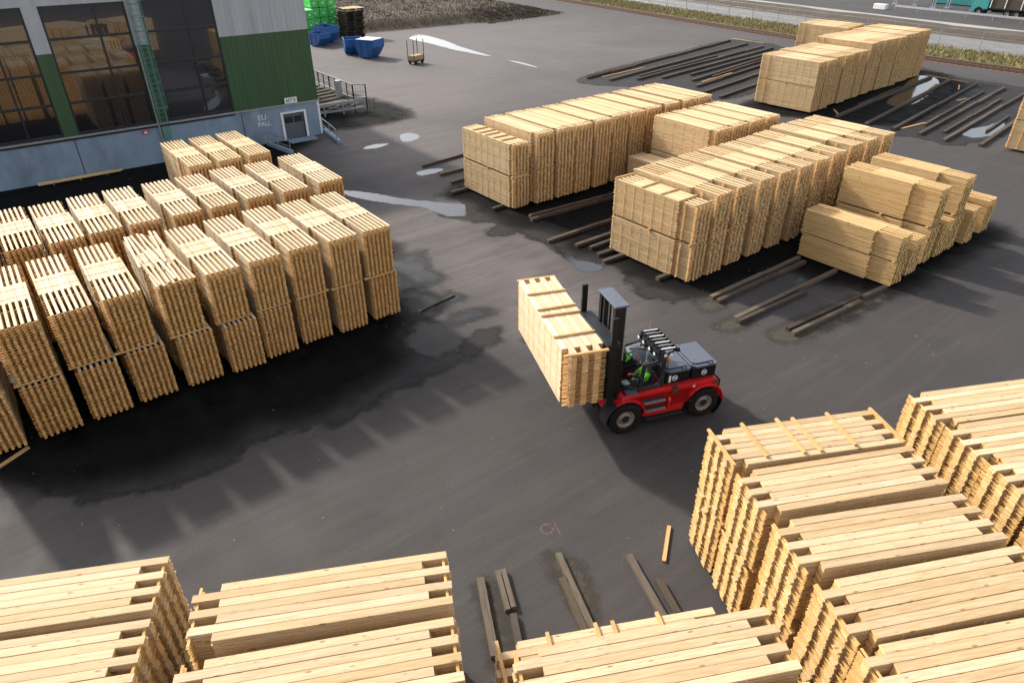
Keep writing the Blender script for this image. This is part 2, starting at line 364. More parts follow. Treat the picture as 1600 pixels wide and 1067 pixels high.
def stack_mesh(k, var, full):
    key = (k, var, full)
    if key in MESH: return MESH[key]
    d = KIND[k]; rng = np.random.default_rng(abs(hash((len(k), ord(k[0]), var))) % 99991 + var*7)
    Cs, Hs = [], []
    for i in range(d['nl'] - (0 if full else 1)):
        C, Hh = layer_boards(k, rng, (i+.5)*d['p'])
        C[:, 0] += rng.normal(0, .004); C[:, 1] += rng.normal(0, .004)
        Cs.append(C); Hs.append(Hh)
    T = [np.clip(rng.normal(.5, .22, sum(len(c) for c in Cs)), 0, 1)]
    nb = sum(len(c) for c in Cs)
    if 'st' in d:                        # stickers between the layers, a column of stick ends on each long side
        m, pr = d['st']; xs = np.linspace(-1, 1, m)*(d['L']/2-.07); g = d['p']-d['t']
        for i in range(1, d['nl']):
            C = np.stack([xs+rng.normal(0, .012, m), rng.normal(0, pr*.4, m), np.full(m, i*d['p'])], -1)
            Cs.append(C); Hs.append(np.stack([np.full(m, .024), np.full(m, d['W']/2+pr)*rng.uniform(.985, 1.01, m), np.full(m, g/2*.9)], -1)); T.append(rng.uniform(.0, .45, m))
    C = np.concatenate(Cs); Hh = np.concatenate(Hs)
    m = d['mat']
    me = boxes_mesh('board_stack', C, Hh, np.concatenate(T), (M[d['mat']], M[d['mat']+'_end']), dark_from=nb)
    MESH[key] = me; return me
def board_mesh(k, var):
    key = (k, 'b', var)
    if key in MESH: return MESH[key]
    d = KIND[k]; bl = d['fr']*d['L']; m = d['mat']
    me = boxes_mesh('board', np.zeros((1, 3)), np.array([[bl/2, d['W']/d['n']/2*d.get('g', .955), d['t']/2]]), np.array([.05+.3*var]), (M[m], M[m+'_end']))
    MESH[key] = me; return me
def stick_mesh(L, a, b, mat='stick'):
    key = ('s', round(L, 2), a, b, mat)
    if key not in MESH:
        MESH[key] = boxes_mesh('batten', np.zeros((1, 3)), np.array([[a/2, L/2, b/2]]), np.array([.5]), (M[mat], M[mat]))
    return MESH[key]
def strap_mesh(W, h):
    key = ('strap', round(W, 2), round(h, 2))
    if key not in MESH:
        b = MB(); e = .006; w2 = W/2+e
        b.box(-.008, .008, -w2, w2, h+.002, h+e+.002); b.box(-.008, .008, -w2, -w2+.005, .01, h+.0015); b.box(-.008, .008, w2-.005, w2, .01, h+.0015)
        o = b.build('strap', M['strap']); MESH[key] = o.data; bpy.data.objects.remove(o)
    return MESH[key]
PR = random.Random(11)
def height(k): return KIND[k]['nl']*KIND[k]['p']
def pack(k, x, y, z, yaw, label, group, top=False, bearers=False, straps=0, battens=(), messy=False, lean=.35, sunk=.075):
    """one lumber pack: empty > board_stack, board..., bearer..., strap..., batten...   z is the underside of the boards"""
    d = KIND[k]; h = height(k); var = PR.randrange(4)
    t = empty('lumber_pack', (x, y, z), yaw + R(PR.uniform(-lean, lean)), label, 'lumber pack', group)
    linkmesh('board_stack', stack_mesh(k, var, not top), t)
    if top:
        rng = np.random.default_rng(PR.randrange(10**6)); C, Hh = layer_boards(k, rng, h - d['p']/2)
        for c in C:
            o = linkmesh('board', board_mesh(k, PR.randrange(4)), t)
            o.location = (c[0], c[1], c[2] + (.004 if messy else PR.uniform(0, .005)))
            if messy: o.location.x += PR.uniform(-.25, .25); o.location.z += PR.uniform(.0, .03); o.rotation_euler.z = R(PR.uniform(-3.2, 3.2))
            elif PR.random() < .10: o.rotation_euler.z = R(PR.uniform(-.5, .5)); o.location.z += .004
    if bearers:
        for s in (-1, 0, 1):
            o = linkmesh('bearer', stick_mesh(d['W']*1.06, .09, sunk-.006), t); o.location = (s*(d['L']/2-.10) + PR.uniform(-.06, .06), PR.uniform(-.08, .08), -sunk/2)
    for q in range(straps):
        o = linkmesh('strap', strap_mesh(d['W']+.02, h), t); o.location.x = d['L']*((q+1)/(straps+1)-.5)*.42 + PR.uniform(-.1, .1)
        o.rotation_euler.z = R(PR.uniform(-2, 2))
    for bx, bl, dy in battens:
        o = linkmesh('batten', stick_mesh(bl, .07, .055), t); o.location = (bx, dy, h+.030); o.rotation_euler.z = R(PR.uniform(-2.5, 2.5))
    return t
ORD = ['first', 'second', 'third', 'fourth', 'fifth', 'sixth', 'seventh', 'eighth', 'ninth', 'tenth', 'eleventh', 'twelfth', 'thirteenth', 'fourteenth', 'fifteenth', 'sixteenth']
def pile(k, x, y, yaw, ztop, low_label, up_label, group, gap=.06, base=.11, dlow=(0, 0), kl=None, **kw):
    """two packs on top of each other so that the top lies at ztop"""
    h = height(k); zu = ztop - h; kl = kl or k
    zl = zu - gap - height(kl)
    pack(kl, x+dlow[0], y+dlow[1], max(zl, .02), yaw, low_label, group, lean=.4)
    return pack(k, x, y, zu, yaw, up_label, group, top=True, bearers=True, sunk=gap, **kw)

Q90 = R(90)
# ---- left block, front row: right to left
G_A = 'pale slatted lumber packs in the front row of the left block'
xA = [10.5, 9.1, 7.66, 6.2, 4.76, 3.30, 1.74, .31, -1.08, -2.62]
lowA = [(.12, .12), (.02, 0), (-.02, .05), (.0, -.05), (.12, -.15), (.10, -.15), (.12, -.12), (.12, -.15), (.0, -.10), (.0, -.05)]
for i, x in enumerate(xA):
    pl = 'rightmost pile' if i == 0 else 'leftmost pile' if i == 9 else ORD[i] + ' pile from the right'
    extra = ' with skewed loose boards' if i == 5 else ''
    pile('A', x, 24.45+PR.uniform(-.06, .06), Q90, 4.06+PR.uniform(-.03, .03), f'lower slatted pack, {pl} of the left block front row', f'upper pack{extra}, {pl} of the left front row', G_A,
         dlow=lowA[i], straps=2 if i > 2 else 1, messy=(i == 5), lean=.8)
# ---- left block, middle row
G_B = 'pale slatted lumber packs in the middle row of the left block'
xB = [11.48, 9.82, 8.26, 6.76, 5.34, 3.78, 2.42, 1.08, -.25, -1.62]
for i, x in enumerate(xB):
    pl = 'rightmost pile' if i == 0 else 'leftmost pile' if i == 9 else ORD[i] + ' pile from the right'
    pile('A', x, 30.5+PR.uniform(-.07, .07), Q90, 4.06+PR.uniform(-.03, .03), f'lower slatted pack, {pl} of the left block middle row', f'upper pale slatted pack, {pl} of the left block middle row', G_B, straps=2, lean=.9)
# ---- left block, back row by the hall
G_C = 'slatted lumber packs in the short back row by the hall'
for x, pl in ((10.45, 'right pile'), (9.02, 'middle pile'), (7.62, 'left pile')):
    pile('C', x, 36.65, Q90, 4.06, f'lower slatted pack, {pl} of three nearest the hall', f'upper slatted pack, {pl} of three nearest the hall', G_C, straps=1)
# ---- middle yard, left long row (D)
G_D = 'yellow pine lumber packs in the long row behind the forklift mast'
pile('D0', 22.5, 30.95, Q90, 3.66, 'bottom pack at the low near end of the left long row', 'low pack with skewed stickers on top, near end of the left long row', G_D,
     gap=.13, battens=[(-1.3, 1.0, 0), (-.6, 1.05, 0), (.1, 1.0, .05), (.7, 1.1, 0), (1.4, 1.0, 0)])
xD = [23.95, 25.42, 26.86, 28.34, 29.84, 31.32, 32.84, 34.5, 36.15, 37.6]
for i, x in enumerate(xD):
    pl = 'farthest pile' if i == 9 else ORD[i] + ' tall pile from the near end'
    pile('D', x, 30.68+.035*i+PR.uniform(-.07, .07), R(90.3), 4.08+PR.uniform(-.05, .05), f'lower pine pack, {pl} of the left long row', f'upper pine pack, {pl} of the left long row', G_D, lean=.3)
# ---- short row between the two long rows (M)
G_M = 'yellow pine lumber packs in the short row between the two long rows'
for i, x in enumerate([31.95, 33.45, 35.0, 36.5]):
    pl = ['nearest pile', 'second pile', 'third pile', 'farthest pile'][i]
    pile('Mm', x, 25.0, Q90, 4.08, f'lower pine pack, {pl} of the short row between the long rows', f'upper pine pack, {pl} of the short row between the long rows', G_M, lean=.3)
pack('Mm', 30.15, 25.05, .1, Q90, 'single low pine pack half hidden behind the right long row, before the short row', G_M, top=True)
# ---- right long row (R)
G_R = 'slatted pine lumber packs in the long row right of the forklift mast'
pile('R0', 23.12, 19.18, Q90, 3.62, 'lower pine pack at the near end of the right long row, under the battened pack', 'upper pine pack with cross battens on top, near end of the right long row', G_R, gap=.10,
     battens=[(2.33, 1.15, 0), (.75, 1.1, 0), (-.4, 1.1, 0), (-1.45, 1.15, 0), (-2.3, 1.1, 0)])
for i in range(10):
    x = 24.42+1.555*i
    pl = 'farthest pile' if i == 9 else ORD[i] + ' pile behind the battened end'
    pile('R', x, 19.2+.02*i+PR.uniform(-.08, .08), R(90.2), 3.86 + (.15 if i > 6 else 0)+PR.uniform(-.04, .04), f'lower slatted pack, {pl} of the right long row', f'upper slatted pack, {pl} of the right long row', G_R, lean=.4)
# ---- small right group (Q): thick golden boards
G_Q = 'golden thick-board packs in the small group right of the long row'
pack('Qs', 29.82, 13.35, .10, Q90, 'bottom golden pack shifted back, at the near corner of the small right group', G_Q)
pack('Qs', 29.80, 13.42, 1.26, Q90, 'upper golden pack with a broken far edge, near corner of the small right group', G_Q, top=True, bearers=True, sunk=.05)
pack('Q', 31.1, 13.35, .22, Q90, 'single golden pack wedged behind the near corner pile of the small right group', G_Q, top=True)
for x, pl in ((32.85, 'first tall pile'), (35.3, 'second tall pile')):
    pack('Q', x, 13.55, .22, Q90, f'lower golden pack, {pl} of the small right group', G_Q)
    pack('Q', x, 13.6, 2.03, Q90, f'upper golden pack, {pl} of the small right group', G_Q, top=True, bearers=True)
pack('Q', 34.08, 13.5, .22, Q90, 'single golden pack wedged between the two tall piles of the small right group', G_Q, top=True)
pack('Q', 36.9, 13.4, .18, Q90, 'low golden pack with a loose stick on top, beside the second tall pile', G_Q, top=True, battens=[(-1.0, 1.3, .2)])
pack('Q', 38.95, 13.5, .18, Q90, 'single low golden pack at the far right end of the small right group', G_Q, top=True)
# ---- far block (F) and the row behind it
G_F = 'pine lumber packs in the far block by the railway'
for i in range(15):
    x = 54.75+1.535*i; y = 33.35+.145*i
    kf = 'F' if i < 6 else 'Ft'; zt = 4.03 if i < 6 else 4.45 if i < 9 else 4.36
    pl = 'nearest pile' if i == 0 else 'farthest pile' if i == 14 else ORD[i] + ' pile from the near end'
    pile(kf, x, y+PR.uniform(-.10, .10), R(91.5), zt+PR.uniform(-.05, .05), f'lower pine pack, {pl} of the far block by the railway', f'upper pine pack, {pl} of the far block by the railway', G_F, lean=.3)
pack('F', 79.2, 36.5, .15, R(92), 'single low pine pack at the very end of the far block by the railway', G_F, top=True)
G_FB = 'pine lumber packs in the short row behind the far block'
for i, pl in enumerate(('nearest pile', 'middle pile', 'farthest pile')):
    pile('F', 72.9+1.55*i, 41.6+.25*i, R(94), 4.2, f'lower pine pack, {pl} of the short row behind the far block', f'upper pine pack, {pl} of the short row behind the far block', G_FB, lean=.3)
# ---- pile at the right edge of the picture
G_E = 'golden lumber packs at the right edge of the yard'
pile('F', 56.6, 14.15, R(90), 4.0, 'lower golden pack of the pile cut off at the right edge', 'upper golden pack of the pile cut off at the right edge', G_E)
# ---- near groups, all turned the same way
YB = R(-26.5); E1 = Vector((math.cos(YB), math.sin(YB), 0)); E2 = Vector((-math.sin(YB), math.cos(YB), 0))
def near(k, e1, e2, ztop, low, upl, group, **kw):
    p = E1*e1 + E2*e2
    if low is None: return pack(k, p.x, p.y, ztop-height(k), YB, upl, group, top=True, **kw)
    return pile(k, p.x, p.y, YB, ztop, low, upl, group, **kw)
G_RB = 'long-board lumber packs stacked at the lower right'
nm = ['farthest', 'second', 'third', 'fourth', 'nearest']
for i, (e2, de) in enumerate(((10.82, 0), (9.42, .0), (7.90, .05), (6.44, .08), (5.08, .05))):
    bt = [(-2.11, 1.28, 0), (-1.25, 1.2, .1), (-.35, 1.25, .08), (.05, 1.22, .05), (.95, 1.2, .08), (2.1, 1.3, 0)] if i == 0 else ()
    lbl = ('battened ' if i == 0 else '') + f'upper pack, {nm[i]} of the five piles at the lower right'
    near('G', 6.85+2.2+de, e2, 3.65, f'lower pack, {nm[i]} of the five piles at the lower right', lbl, G_RB, battens=bt, lean=.8)
G_RR = 'long-board lumber packs at the right edge beyond the lower right piles'
nm = ['farthest', 'second', 'third', 'nearest']
for i, e2 in enumerate((11.22, 9.92, 8.66, 7.3)):
    near('G', 12.47+2.2, e2, 3.65, f'lower pack, {nm[i]} pile of the group at the lower right edge', f'upper pack, {nm[i]} pile of the group at the lower right edge', G_RR, lean=.8)
G_BL = 'long-board lumber packs in the bottom left corner'
for i, e2 in enumerate((9.39, 8.02)):
    near('H', -4.77-2.27, e2, 3.65, f'lower pack, {("far", "near")[i]} pile in the bottom left corner', f'upper pack, {("far", "near")[i]} pile in the bottom left corner', G_BL, lean=.6)
G_BM = 'long-board lumber packs at the bottom edge left of the skid timbers'
for i, e2 in enumerate((8.5, 7.0)):
    near('H', .43-2.27, e2, 3.65, f'lower pack, {("far", "near")[i]} pile left of the bottom skid timbers', f'upper pack, {("far", "near")[i]} pile left of the bottom skid timbers', G_BM, lean=.6)
G_BC = 'long-board lumber packs at the bottom edge right of the skid timbers'
near('H', 3.45, 7.5, 1.90, None, 'low pack with stickers along its far edge, right of the bottom skid timbers', G_BC, battens=[(-2.2, .9, .2), (-1.2, .5, .4), (-.2, .5, .42), (.15, .5, .4), (1.1, .5, .42)])
near('H', 3.55, 6.15, 3.65, 'lower pack of the tall pile right of the bottom skid timbers', 'upper pack of the tall pile right of the bottom skid timbers', G_BC, lean=.3)
near('H', 3.55, 4.75, 3.65, 'lower pack of the nearest pile at the bottom edge, cut by the frame', 'upper pack of the nearest pile at the bottom edge, cut by the frame', G_BC, lean=.3)
# ------------------------------------------------------------------ ground and far strips
def sheet(name, pts, z, mat, kind='structure', label=None, cat=None, th=None):
    b = MB(); b.add([(x, y, z) for x, y in pts], [tuple(range(len(pts)))]); o = b.build(name, mat)
    me = o.data
    if me.polygons[0].normal.z < 0: me.flip_normals()
    return tag(o, label, cat, None, kind)
def rough_outline(pts, amp=.16, step=.5, seed=1):
    rng = random.Random(seed); out = []; n = len(pts)
    # Catmull-Rom through the traced corners, then a little roughness
    for i in range(n):
        p0, p1, p2, p3 = (Vector(pts[(i+k-1) % n]) for k in range(4)); L = (p2-p1).length; m = max(2, int(L/step))
        for k in range(m):
            t = k/m; q = .5*((2*p1)+(p2-p0)*t+(2*p0-5*p1+4*p2-p3)*t*t+(3*p1-p0-3*p2+p3)*t*t*t)
            a = amp*min(1, L/3); out.append((q.x+rng.uniform(-a, a), q.y+rng.uniform(-a, a)))
    return out
sheet('ground', [(-250, -150), (420, -150), (420, 520), (-250, 520)], 0, M['asphalt'])
def patch(name, pts, z, mat, amp=.12, step=.5, seed=1):
    # fine flat grid cut to the outline; vertex value 'edge' is 0.5 on the outline, rising inwards and falling outwards
    rim = .30 if mat is M['water'] else .45 if mat is M['mud'] else .9
    out = np.array(rough_outline(pts, 0, .3, seed)); ext = out.max(0)-out.min(0); st = float(np.clip(ext.max()/70, .08, .4))
    nx, ny = (np.ceil((ext+2*rim)/st)+1).astype(int); gx = out[:, 0].min()-rim+st*np.arange(nx); gy = out[:, 1].min()-rim+st*np.arange(ny)
    P = np.stack(np.meshgrid(gx, gy, indexing='ij'), -1).reshape(-1, 2); A = out; B = np.roll(out, -1, 0); dmin = np.full(len(P), 1e9); ins = np.zeros(len(P), bool)
    for a, b_ in zip(A, B):
        d = b_-a; L2 = d@d
        if L2 < 1e-9: continue
        q = np.clip(((P-a)@d)/L2, 0, 1); dmin = np.minimum(dmin, np.hypot(*(P-a-q[:, None]*d).T))
        c = (a[1] > P[:, 1]) != (b_[1] > P[:, 1])
        if abs(d[1]) > 1e-12: ins ^= c & (P[:, 0] < d[0]*(P[:, 1]-a[1])/d[1]+a[0])
    sd = np.where(ins, dmin, -dmin); ed = np.clip(.5+sd/(2*rim), 0, 1); I = np.arange(nx*ny).reshape(nx, ny)
    Q = np.stack([I[:-1, :-1], I[1:, :-1], I[1:, 1:], I[:-1, 1:]], -1).reshape(-1, 4); Q = Q[sd[Q].max(1) > -rim*.95]
    used = np.unique(Q); mp = -np.ones(nx*ny, int); mp[used] = np.arange(len(used))
    me = bpy.data.meshes.new(name); me.from_pydata([(float(x), float(y), z) for x, y in P[used]], [], mp[Q].tolist()); me.materials.append(mat)
    at = me.attributes.new('edge', 'FLOAT', 'POINT'); at.data.foreach_set('value', ed[used].astype(np.float32))
    o = bpy.data.objects.new(name, me); COL.objects.link(o); return tag(o, kind='structure')
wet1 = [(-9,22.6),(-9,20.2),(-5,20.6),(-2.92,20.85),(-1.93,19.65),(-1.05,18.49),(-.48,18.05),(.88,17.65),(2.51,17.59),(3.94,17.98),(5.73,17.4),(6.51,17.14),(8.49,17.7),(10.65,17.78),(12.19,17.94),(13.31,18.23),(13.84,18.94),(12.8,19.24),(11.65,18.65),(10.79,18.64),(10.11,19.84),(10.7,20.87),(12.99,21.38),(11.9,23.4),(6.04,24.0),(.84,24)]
patch('wet_shade_ground', wet1, .004, M['moist'], .09, .22, 2)
patch('wet_shade_ground', [(-9,24),(-9,21.2),(-4,21.0),(-1.8,19.9),(.2,19.0),(2.3,18.7),(3.6,19.2),(5.5,18.6),(7.6,18.9),(9.4,19.3),(9.6,20.3),(10.6,21.4),(11.6,22.2),(11.9,23.6),(6,24.5)], .007, M['damp_shade'], .10, .22, 33)
patch('wet_shade_ground', [(12.2,27.4),(13.72,27.13),(14.55,27.22),(15.37,27.06),(14.74,26.34),(14.5,24.36),(14.2,23.77),(13.08,23.86),(12.59,23.85),(13.26,22.81),(14.23,22.28),(13.77,21.83),(12.65,21.84),(11.5,22.0),(11.6,25)], .006, M['wet'], .05, .3, 4)
patch('wet_shade_ground', [(18.59,30.66),(20.65,31.18),(21.8,33.5),(38,34),(40,28.4),(40,21.5),(40,16.6),(29.56,15.4),(24.5,15.4),(22.45,15.67),(21.0,16.21),(20.35,17.45),(21.51,20.19),(20.32,21.55),(20.55,23.71),(20.28,25.95),(18.99,26.43),(19.22,27.31),(20.14,27.71),(19.18,29.03)], .004, M['moist'], .14, .22, 5)
patch('wet_shade_ground', [(21.2,31),(22,33.6),(38.5,33.6),(39.6,27.5),(39.8,17.2),(38,15.9),(28,15.6),(22.9,16.1),(21.9,18),(22.1,20.8),(21.3,22.6),(22.2,24.6),(21.0,27.4)], .007, M['damp_shade'], .14, .25, 51)  # wet ground under the long rows, their shade put into its near-black
patch('wet_shade_ground', [(53.0,36.5),(53.0,29.86),(52.44,28.13),(53.3,23.97),(54.4,21.5),(54.98,19.07),(65.61,18.3),(78,22),(79.5,30.15),(80,37)], .004, M['moist'], .4, .6, 6)
patch('wet_shade_ground', [(53.4,36),(53.4,30),(54.5,27.5),(58,24.5),(66,25.5),(77,29),(78,36)], .006, M['damp_shade'], .4, .6, 61)
patch('wet_shade_ground', [(49,53),(51,46),(53,38.5),(63,40),(75,46),(82,52),(82,59),(70,57.5)], .004, M['moist'], .4, .6, 7)
patch('wet_shade_ground', [(29,11.2),(29,15.8),(40.5,15.8),(40.5,11.0),(36,10.8)], .005, M['damp_shade'], .1, .5, 71)
patch('wet_shade_ground', [(-12,49.9),(-12,27),(12.5,27),(12.5,33),(11.8,40),(15.5,46),(17,49.9)], .004, M['damp_shade'], .2, .6, 72)  # near-black sheet paints in the shade between hall and left block
patch('wet_shade_ground', [(21,56),(21,51),(27,50),(29,53),(28,60),(26,66),(21,66)], .004, M['damp_shade'], .3, .6, 73)
patch('puddle', [(16.01,37.5),(17.11,36.09),(18.36,33.75),(19.78,31.85),(20.5,30.9),(20.1,29.6),(18.71,30.21),(18.26,32.15),(16.94,34.2),(15.76,36.51)], .009, M['water'], .10, .3, 8)
patch('puddle', [(24.68,45.99),(25.6,46.16),(25.81,45.1),(25.0,44.21),(24.01,44.35)], .008, M['water'], .17, .16, 9)
patch('puddle', [(20.99,44.68),(22.05,45.06),(22.93,44.58),(22.29,44.2),(21.1,44.31)], .008, M['water'], .17, .16, 10)
patch('puddle', [(21.16,37.74),(22.15,37.78),(22.94,37.33),(22.22,36.9),(21.15,37.0)], .008, M['water'], .17, .16, 11)
patch('puddle', [(20.68,23.61),(20.56,21.82),(20.94,20.89),(21.08,20.26),(19.98,20.52),(20.08,21.74)], .008, M['water'], .08, .3, 12)
patch('puddle', [(67.91,30.33),(76.49,32.86),(77.35,31.37),(73.85,29.4),(65.85,27.4),(62.83,27.6),(63.45,29.02)], .008, M['water'], .25, .5, 13)
patch('puddle', [(58.71,20.85),(61.6,20.22),(64.23,20.11),(61.54,18.9),(58.54,19.0),(57.43,19.62)], .008, M['water'], .15, .4, 14)
patch('puddle', [(50.2,87.9),(52.22,88.6),(52.0,82.85),(50.78,76.58),(49.9,69.4),(49.5,69.4),(48.9,75.97),(49.13,81.64),(49.0,85.96)], .008, M['water'], .25, .6, 15)
patch('puddle', [(49.77,65.7),(50.17,63.68),(49.88,60.61),(49.5,60.87)], .008, M['water'], .08, .4, 16)
patch('puddle', [(13.0,20.9),(14.3,20.4),(14.2,20.0),(12.6,20.2)], .009, M['wet'], .06, .3, 17)
mud = [[(21.97,12.13),(23.65,12.09),(25.87,11.8),(29.0,11.3),(28.6,10.7),(26.41,10.72),(23.99,10.88),(22.14,11.1),(21.64,11.61)], [(21.7,15.5),(22.63,15.4),(22.4,14.5),(21.3,14.7)], [(20.78,13.78),(22.23,13.73),(22.2,13.0),(20.9,13.05),(20.62,13.49)], [(7.91,8.95),(8.35,8.75),(8.40,8.0),(7.9,7.1),(7.5,7.0),(7.6,7.73),(7.72,8.23)], [(14.0,17.6),(14.3,17.7),(14.6,17.5),(14.4,17.2),(14.1,17.3)], [(6.0,9.3),(6.4,9.2),(5.9,7.9),(5.3,6.9),(5.0,7.1),(5.6,8.3)]]
for i, p in enumerate(mud): patch('bark_litter', p, .007, M['mud'], .10, .22, 20+i)
def litter():
    rng = random.Random(5); b = MB()
    for p in mud:
        xs = [q[0] for q in p]; ys = [q[1] for q in p]; cx, cy = sum(xs)/len(xs), sum(ys)/len(ys)
        for k in range(70):
            i = rng.randrange(len(p)); t = rng.random()**.5; x = cx+(p[i][0]-cx)*t*1.3+rng.gauss(0, .16); y = cy+(p[i][1]-cy)*t*1.3+rng.gauss(0, .16)
            s = rng.uniform(.012, .035); Mx = Matrix.Translation((x, y, .012+s*.2)) @ Euler((rng.uniform(-.5, .5), rng.uniform(-.5, .5), rng.uniform(0, 6.28))).to_matrix().to_4x4()
            b.box(-s*1.6, s*1.6, -s*.5, s*.5, -s*.2, s*.2, Mx)
    return tag(b.build('bark_chips', M['mud']), kind='stuff', label='bark chips and splinters lying around the skid timbers')
litter()
def chips():
    rng = random.Random(9); b = MB()
    for k in range(240):
        x, y = rng.uniform(-6, 40), rng.uniform(5, 48); s = rng.uniform(.006, .018)
        Mx = Matrix.Translation((x, y, .008+s*.3)) @ Euler((0, 0, rng.uniform(0, 6.28))).to_matrix().to_4x4(); b.box(-s*1.8, s*1.8, -s*.5, s*.5, -s*.3, s*.3, Mx)
    return tag(b.build('wood_splinters', M['stick']), kind='stuff', label='small pale wood splinters scattered over the asphalt yard')
chips()
for i, (x, y, lab) in enumerate(((26.9, 13.9, 'tangled green strap scrap between the skid timbers under the small right group'),)):
    rg = random.Random(60+i); b = MB(); n = 26
    pts_ = [(x+.45*math.cos(k*.5+i)*(.4+.6*rg.random())*(1 if i != 1 else 2), y+.18*math.sin(k*.83)*(.5+.5*rg.random()), .012+.02*rg.random()) for k in range(n)] if i == 0 else [(x-.6+1.2*k/n, y+.12*math.sin(k*.35+i)+.02*rg.random(), .012) for k in range(n)]
    b.tube(pts_, .011, 4); tag(b.build('strap_scrap', M['ladder'] if i < 2 else M['steel']), lab, 'strap')
# red ring sprayed on the asphalt
b = MB()
for k in range(26):
    a0, a1 = math.pi*(.15+1.75*k/26), math.pi*(.15+1.75*(k+1)/26)
    b.add([(8.56+r*math.cos(a), 9.68+r*math.sin(a), .006) for a, r in ((a0, .13), (a1, .13), (a1, .19), (a0, .19))], [(0, 1, 2, 3)])
b.add([(8.83,9.72,.006),(8.88,9.75,.006),(8.76,9.33,.006),(8.71,9.33,.006)], [(0,1,2,3)])
o = b.build('paint_mark', M['redpaint']); tag(o, 'faded red spray paint ring and dash on the asphalt', 'paint mark')
# ---- strips beyond the yard (x across, y along); edges bend slightly
def strip(name, xs0, xs1, z, mat, kind='structure'):
    ys = [-60, 0, 27, 37, 54, 86, 109, 140, 260]
    bend = [0, 0, 0, .1, 1.6, 5.6, 8.8, 13, 30]
    b = MB(); n = len(ys); b.add([(x+d, y, z) for x in (xs0, xs1) for y, d in zip(ys, bend)], [(i, i+1, n+i+1, n+i) for i in range(n-1)])
    o = b.build(name, mat)
    if o.data.polygons[0].normal.z < 0: o.data.flip_normals()
    return tag(o, kind=kind)
def along(x, y):
    ys = [-60, 0, 27, 37, 54, 86, 109, 140, 260]; bend = [0, 0, 0, .1, 1.6, 5.6, 8.8, 13, 30]
    return x + float(np.interp(y, ys, bend))
strip('railway_bed', 85.6, 89.6, .01, M['rust'])
strip('grass_verge', 89.6, 97, .012, M['grass'])
strip('gravel_track', 97, 106.6, .014, M['gravel'])
strip('pale_path', 114.5, 119.5, .02, M['path'])
strip('road', 119.5, 170, .016, M['asphalt'])
# low brown bank between gravel and path
b = MB(); ys = list(range(-60, 240, 6)); n = len(ys)
prof = [(106.6, .0), (108.5, .5), (110.5, .75), (112.5, .6), (114.6, .0)]
rng = random.Random(4)
for px, pz in prof: b.add([(along(px, y)+rng.uniform(-.3, .3), y, pz*(.8+.4*rng.random())+.012) for y in ys], [])
b.f = [(k*n+i, k*n+i+1, (k+1)*n+i+1, (k+1)*n+i) for k in range(len(prof)-1) for i in range(n-1)]
tag(b.build('grass_bank', M['earth'], smooth=True), kind='structure')
# railway: sleepers bed and two rails
rw = empty('railway_track', (86.9, 40, 0), 0, 'rusty single railway track along the far edge of the yard', 'railway track')
for off in (-.72, .72):
    b = MB()
    for y in range(-30, 200, 4): b.bar((along(87.4+off, y)-86.9, y-40, .11), (along(87.4+off, y+4)-86.9, y+4.02-40, .11), .10, .16)
    b.build('rail', M['rust'], rw)
b = MB()
for k in range(0, 330): y = -30+k*.7; x = along(87.4, y)-86.9; b.box(x-1.25, x+1.25, y-40-.12, y-40+.12, .012, .06)
sl = b.build('sleepers', M['old'], rw); sl['kind'] = 'stuff'
# tufts of grass as real blades
def blades(name, mat, spots, h, label):
    rng = np.random.default_rng(3); n = len(spots); P = np.array(spots)
    a = rng.uniform(0, 6.28, n); hh = h*rng.uniform(.5, 1.3, n); wv = .05*rng.uniform(.6, 1.8, n)*h/.4; ln = rng.normal(0, .35, (n, 2))*hh[:, None]
    base1 = P + np.stack([np.cos(a)*wv, np.sin(a)*wv, np.zeros(n)], -1); base2 = P - np.stack([np.cos(a)*wv, np.sin(a)*wv, np.zeros(n)], -1)
    tip = P + np.stack([ln[:, 0], ln[:, 1], hh], -1)
    V = np.stack([base1, base2, tip], 1).reshape(-1, 3); me = bpy.data.meshes.new(name)
    me.from_pydata(V.tolist(), [], np.arange(3*n).reshape(-1, 3).tolist()); me.materials.append(mat)
    o = bpy.data.objects.new(name, me); COL.objects.link(o); return tag(o, label, kind='stuff')
rng = random.Random(8)
blades('rough_grass', M['blade'], [(along(rng.uniform(89.6, 97.2), y), y, .01) for y in [rng.uniform(10, 125) for _ in range(16000)]], .35, 'rough yellowing grass on the verge beyond the railway')
def fieldz(x, y):
    # edge of the raised field runs from (40,95) to (75,92); it rises behind that line
    e = 94.6 - .06*(x-40)
    if x > 60: e += .02*(x-60)
    s = (y-e)/4.0; s = max(0, min(1, s)); r = max(0, min(1, (84-x)/8.0))
    return (1.25*(s*s*(3-2*s))+max(0, y-e-4)*.012)*r*r*(3-2*r)
b = MB(); nx, ny = 60, 44; X0, X1, Y0, Y1 = 24, 92, 90.5, 190
for j in range(ny+1):
    for i in range(nx+1):
        x = X0+(X1-X0)*i/nx; y = Y0+(Y1-Y0)*(j/ny)**1.9; b.v.append((x, y, fieldz(x, y)-.03+rng.uniform(-.05, .09)*min(1, fieldz(x, y))))
b.f = [(j*(nx+1)+i, j*(nx+1)+i+1, (j+1)*(nx+1)+i+1, (j+1)*(nx+1)+i) for j in range(ny) for i in range(nx)]
tag(b.build('field', M['field'], smooth=True), kind='structure')
pts = []
while len(pts) < 17000:
    x, y = rng.uniform(40, 84), rng.uniform(92, 125); z = fieldz(x, y)
    if z > .06: pts.append((x, y, z-.04))
blades('field_grass', M['browngrass'], pts, .30, 'brown winter grass covering the raised field and its bank')
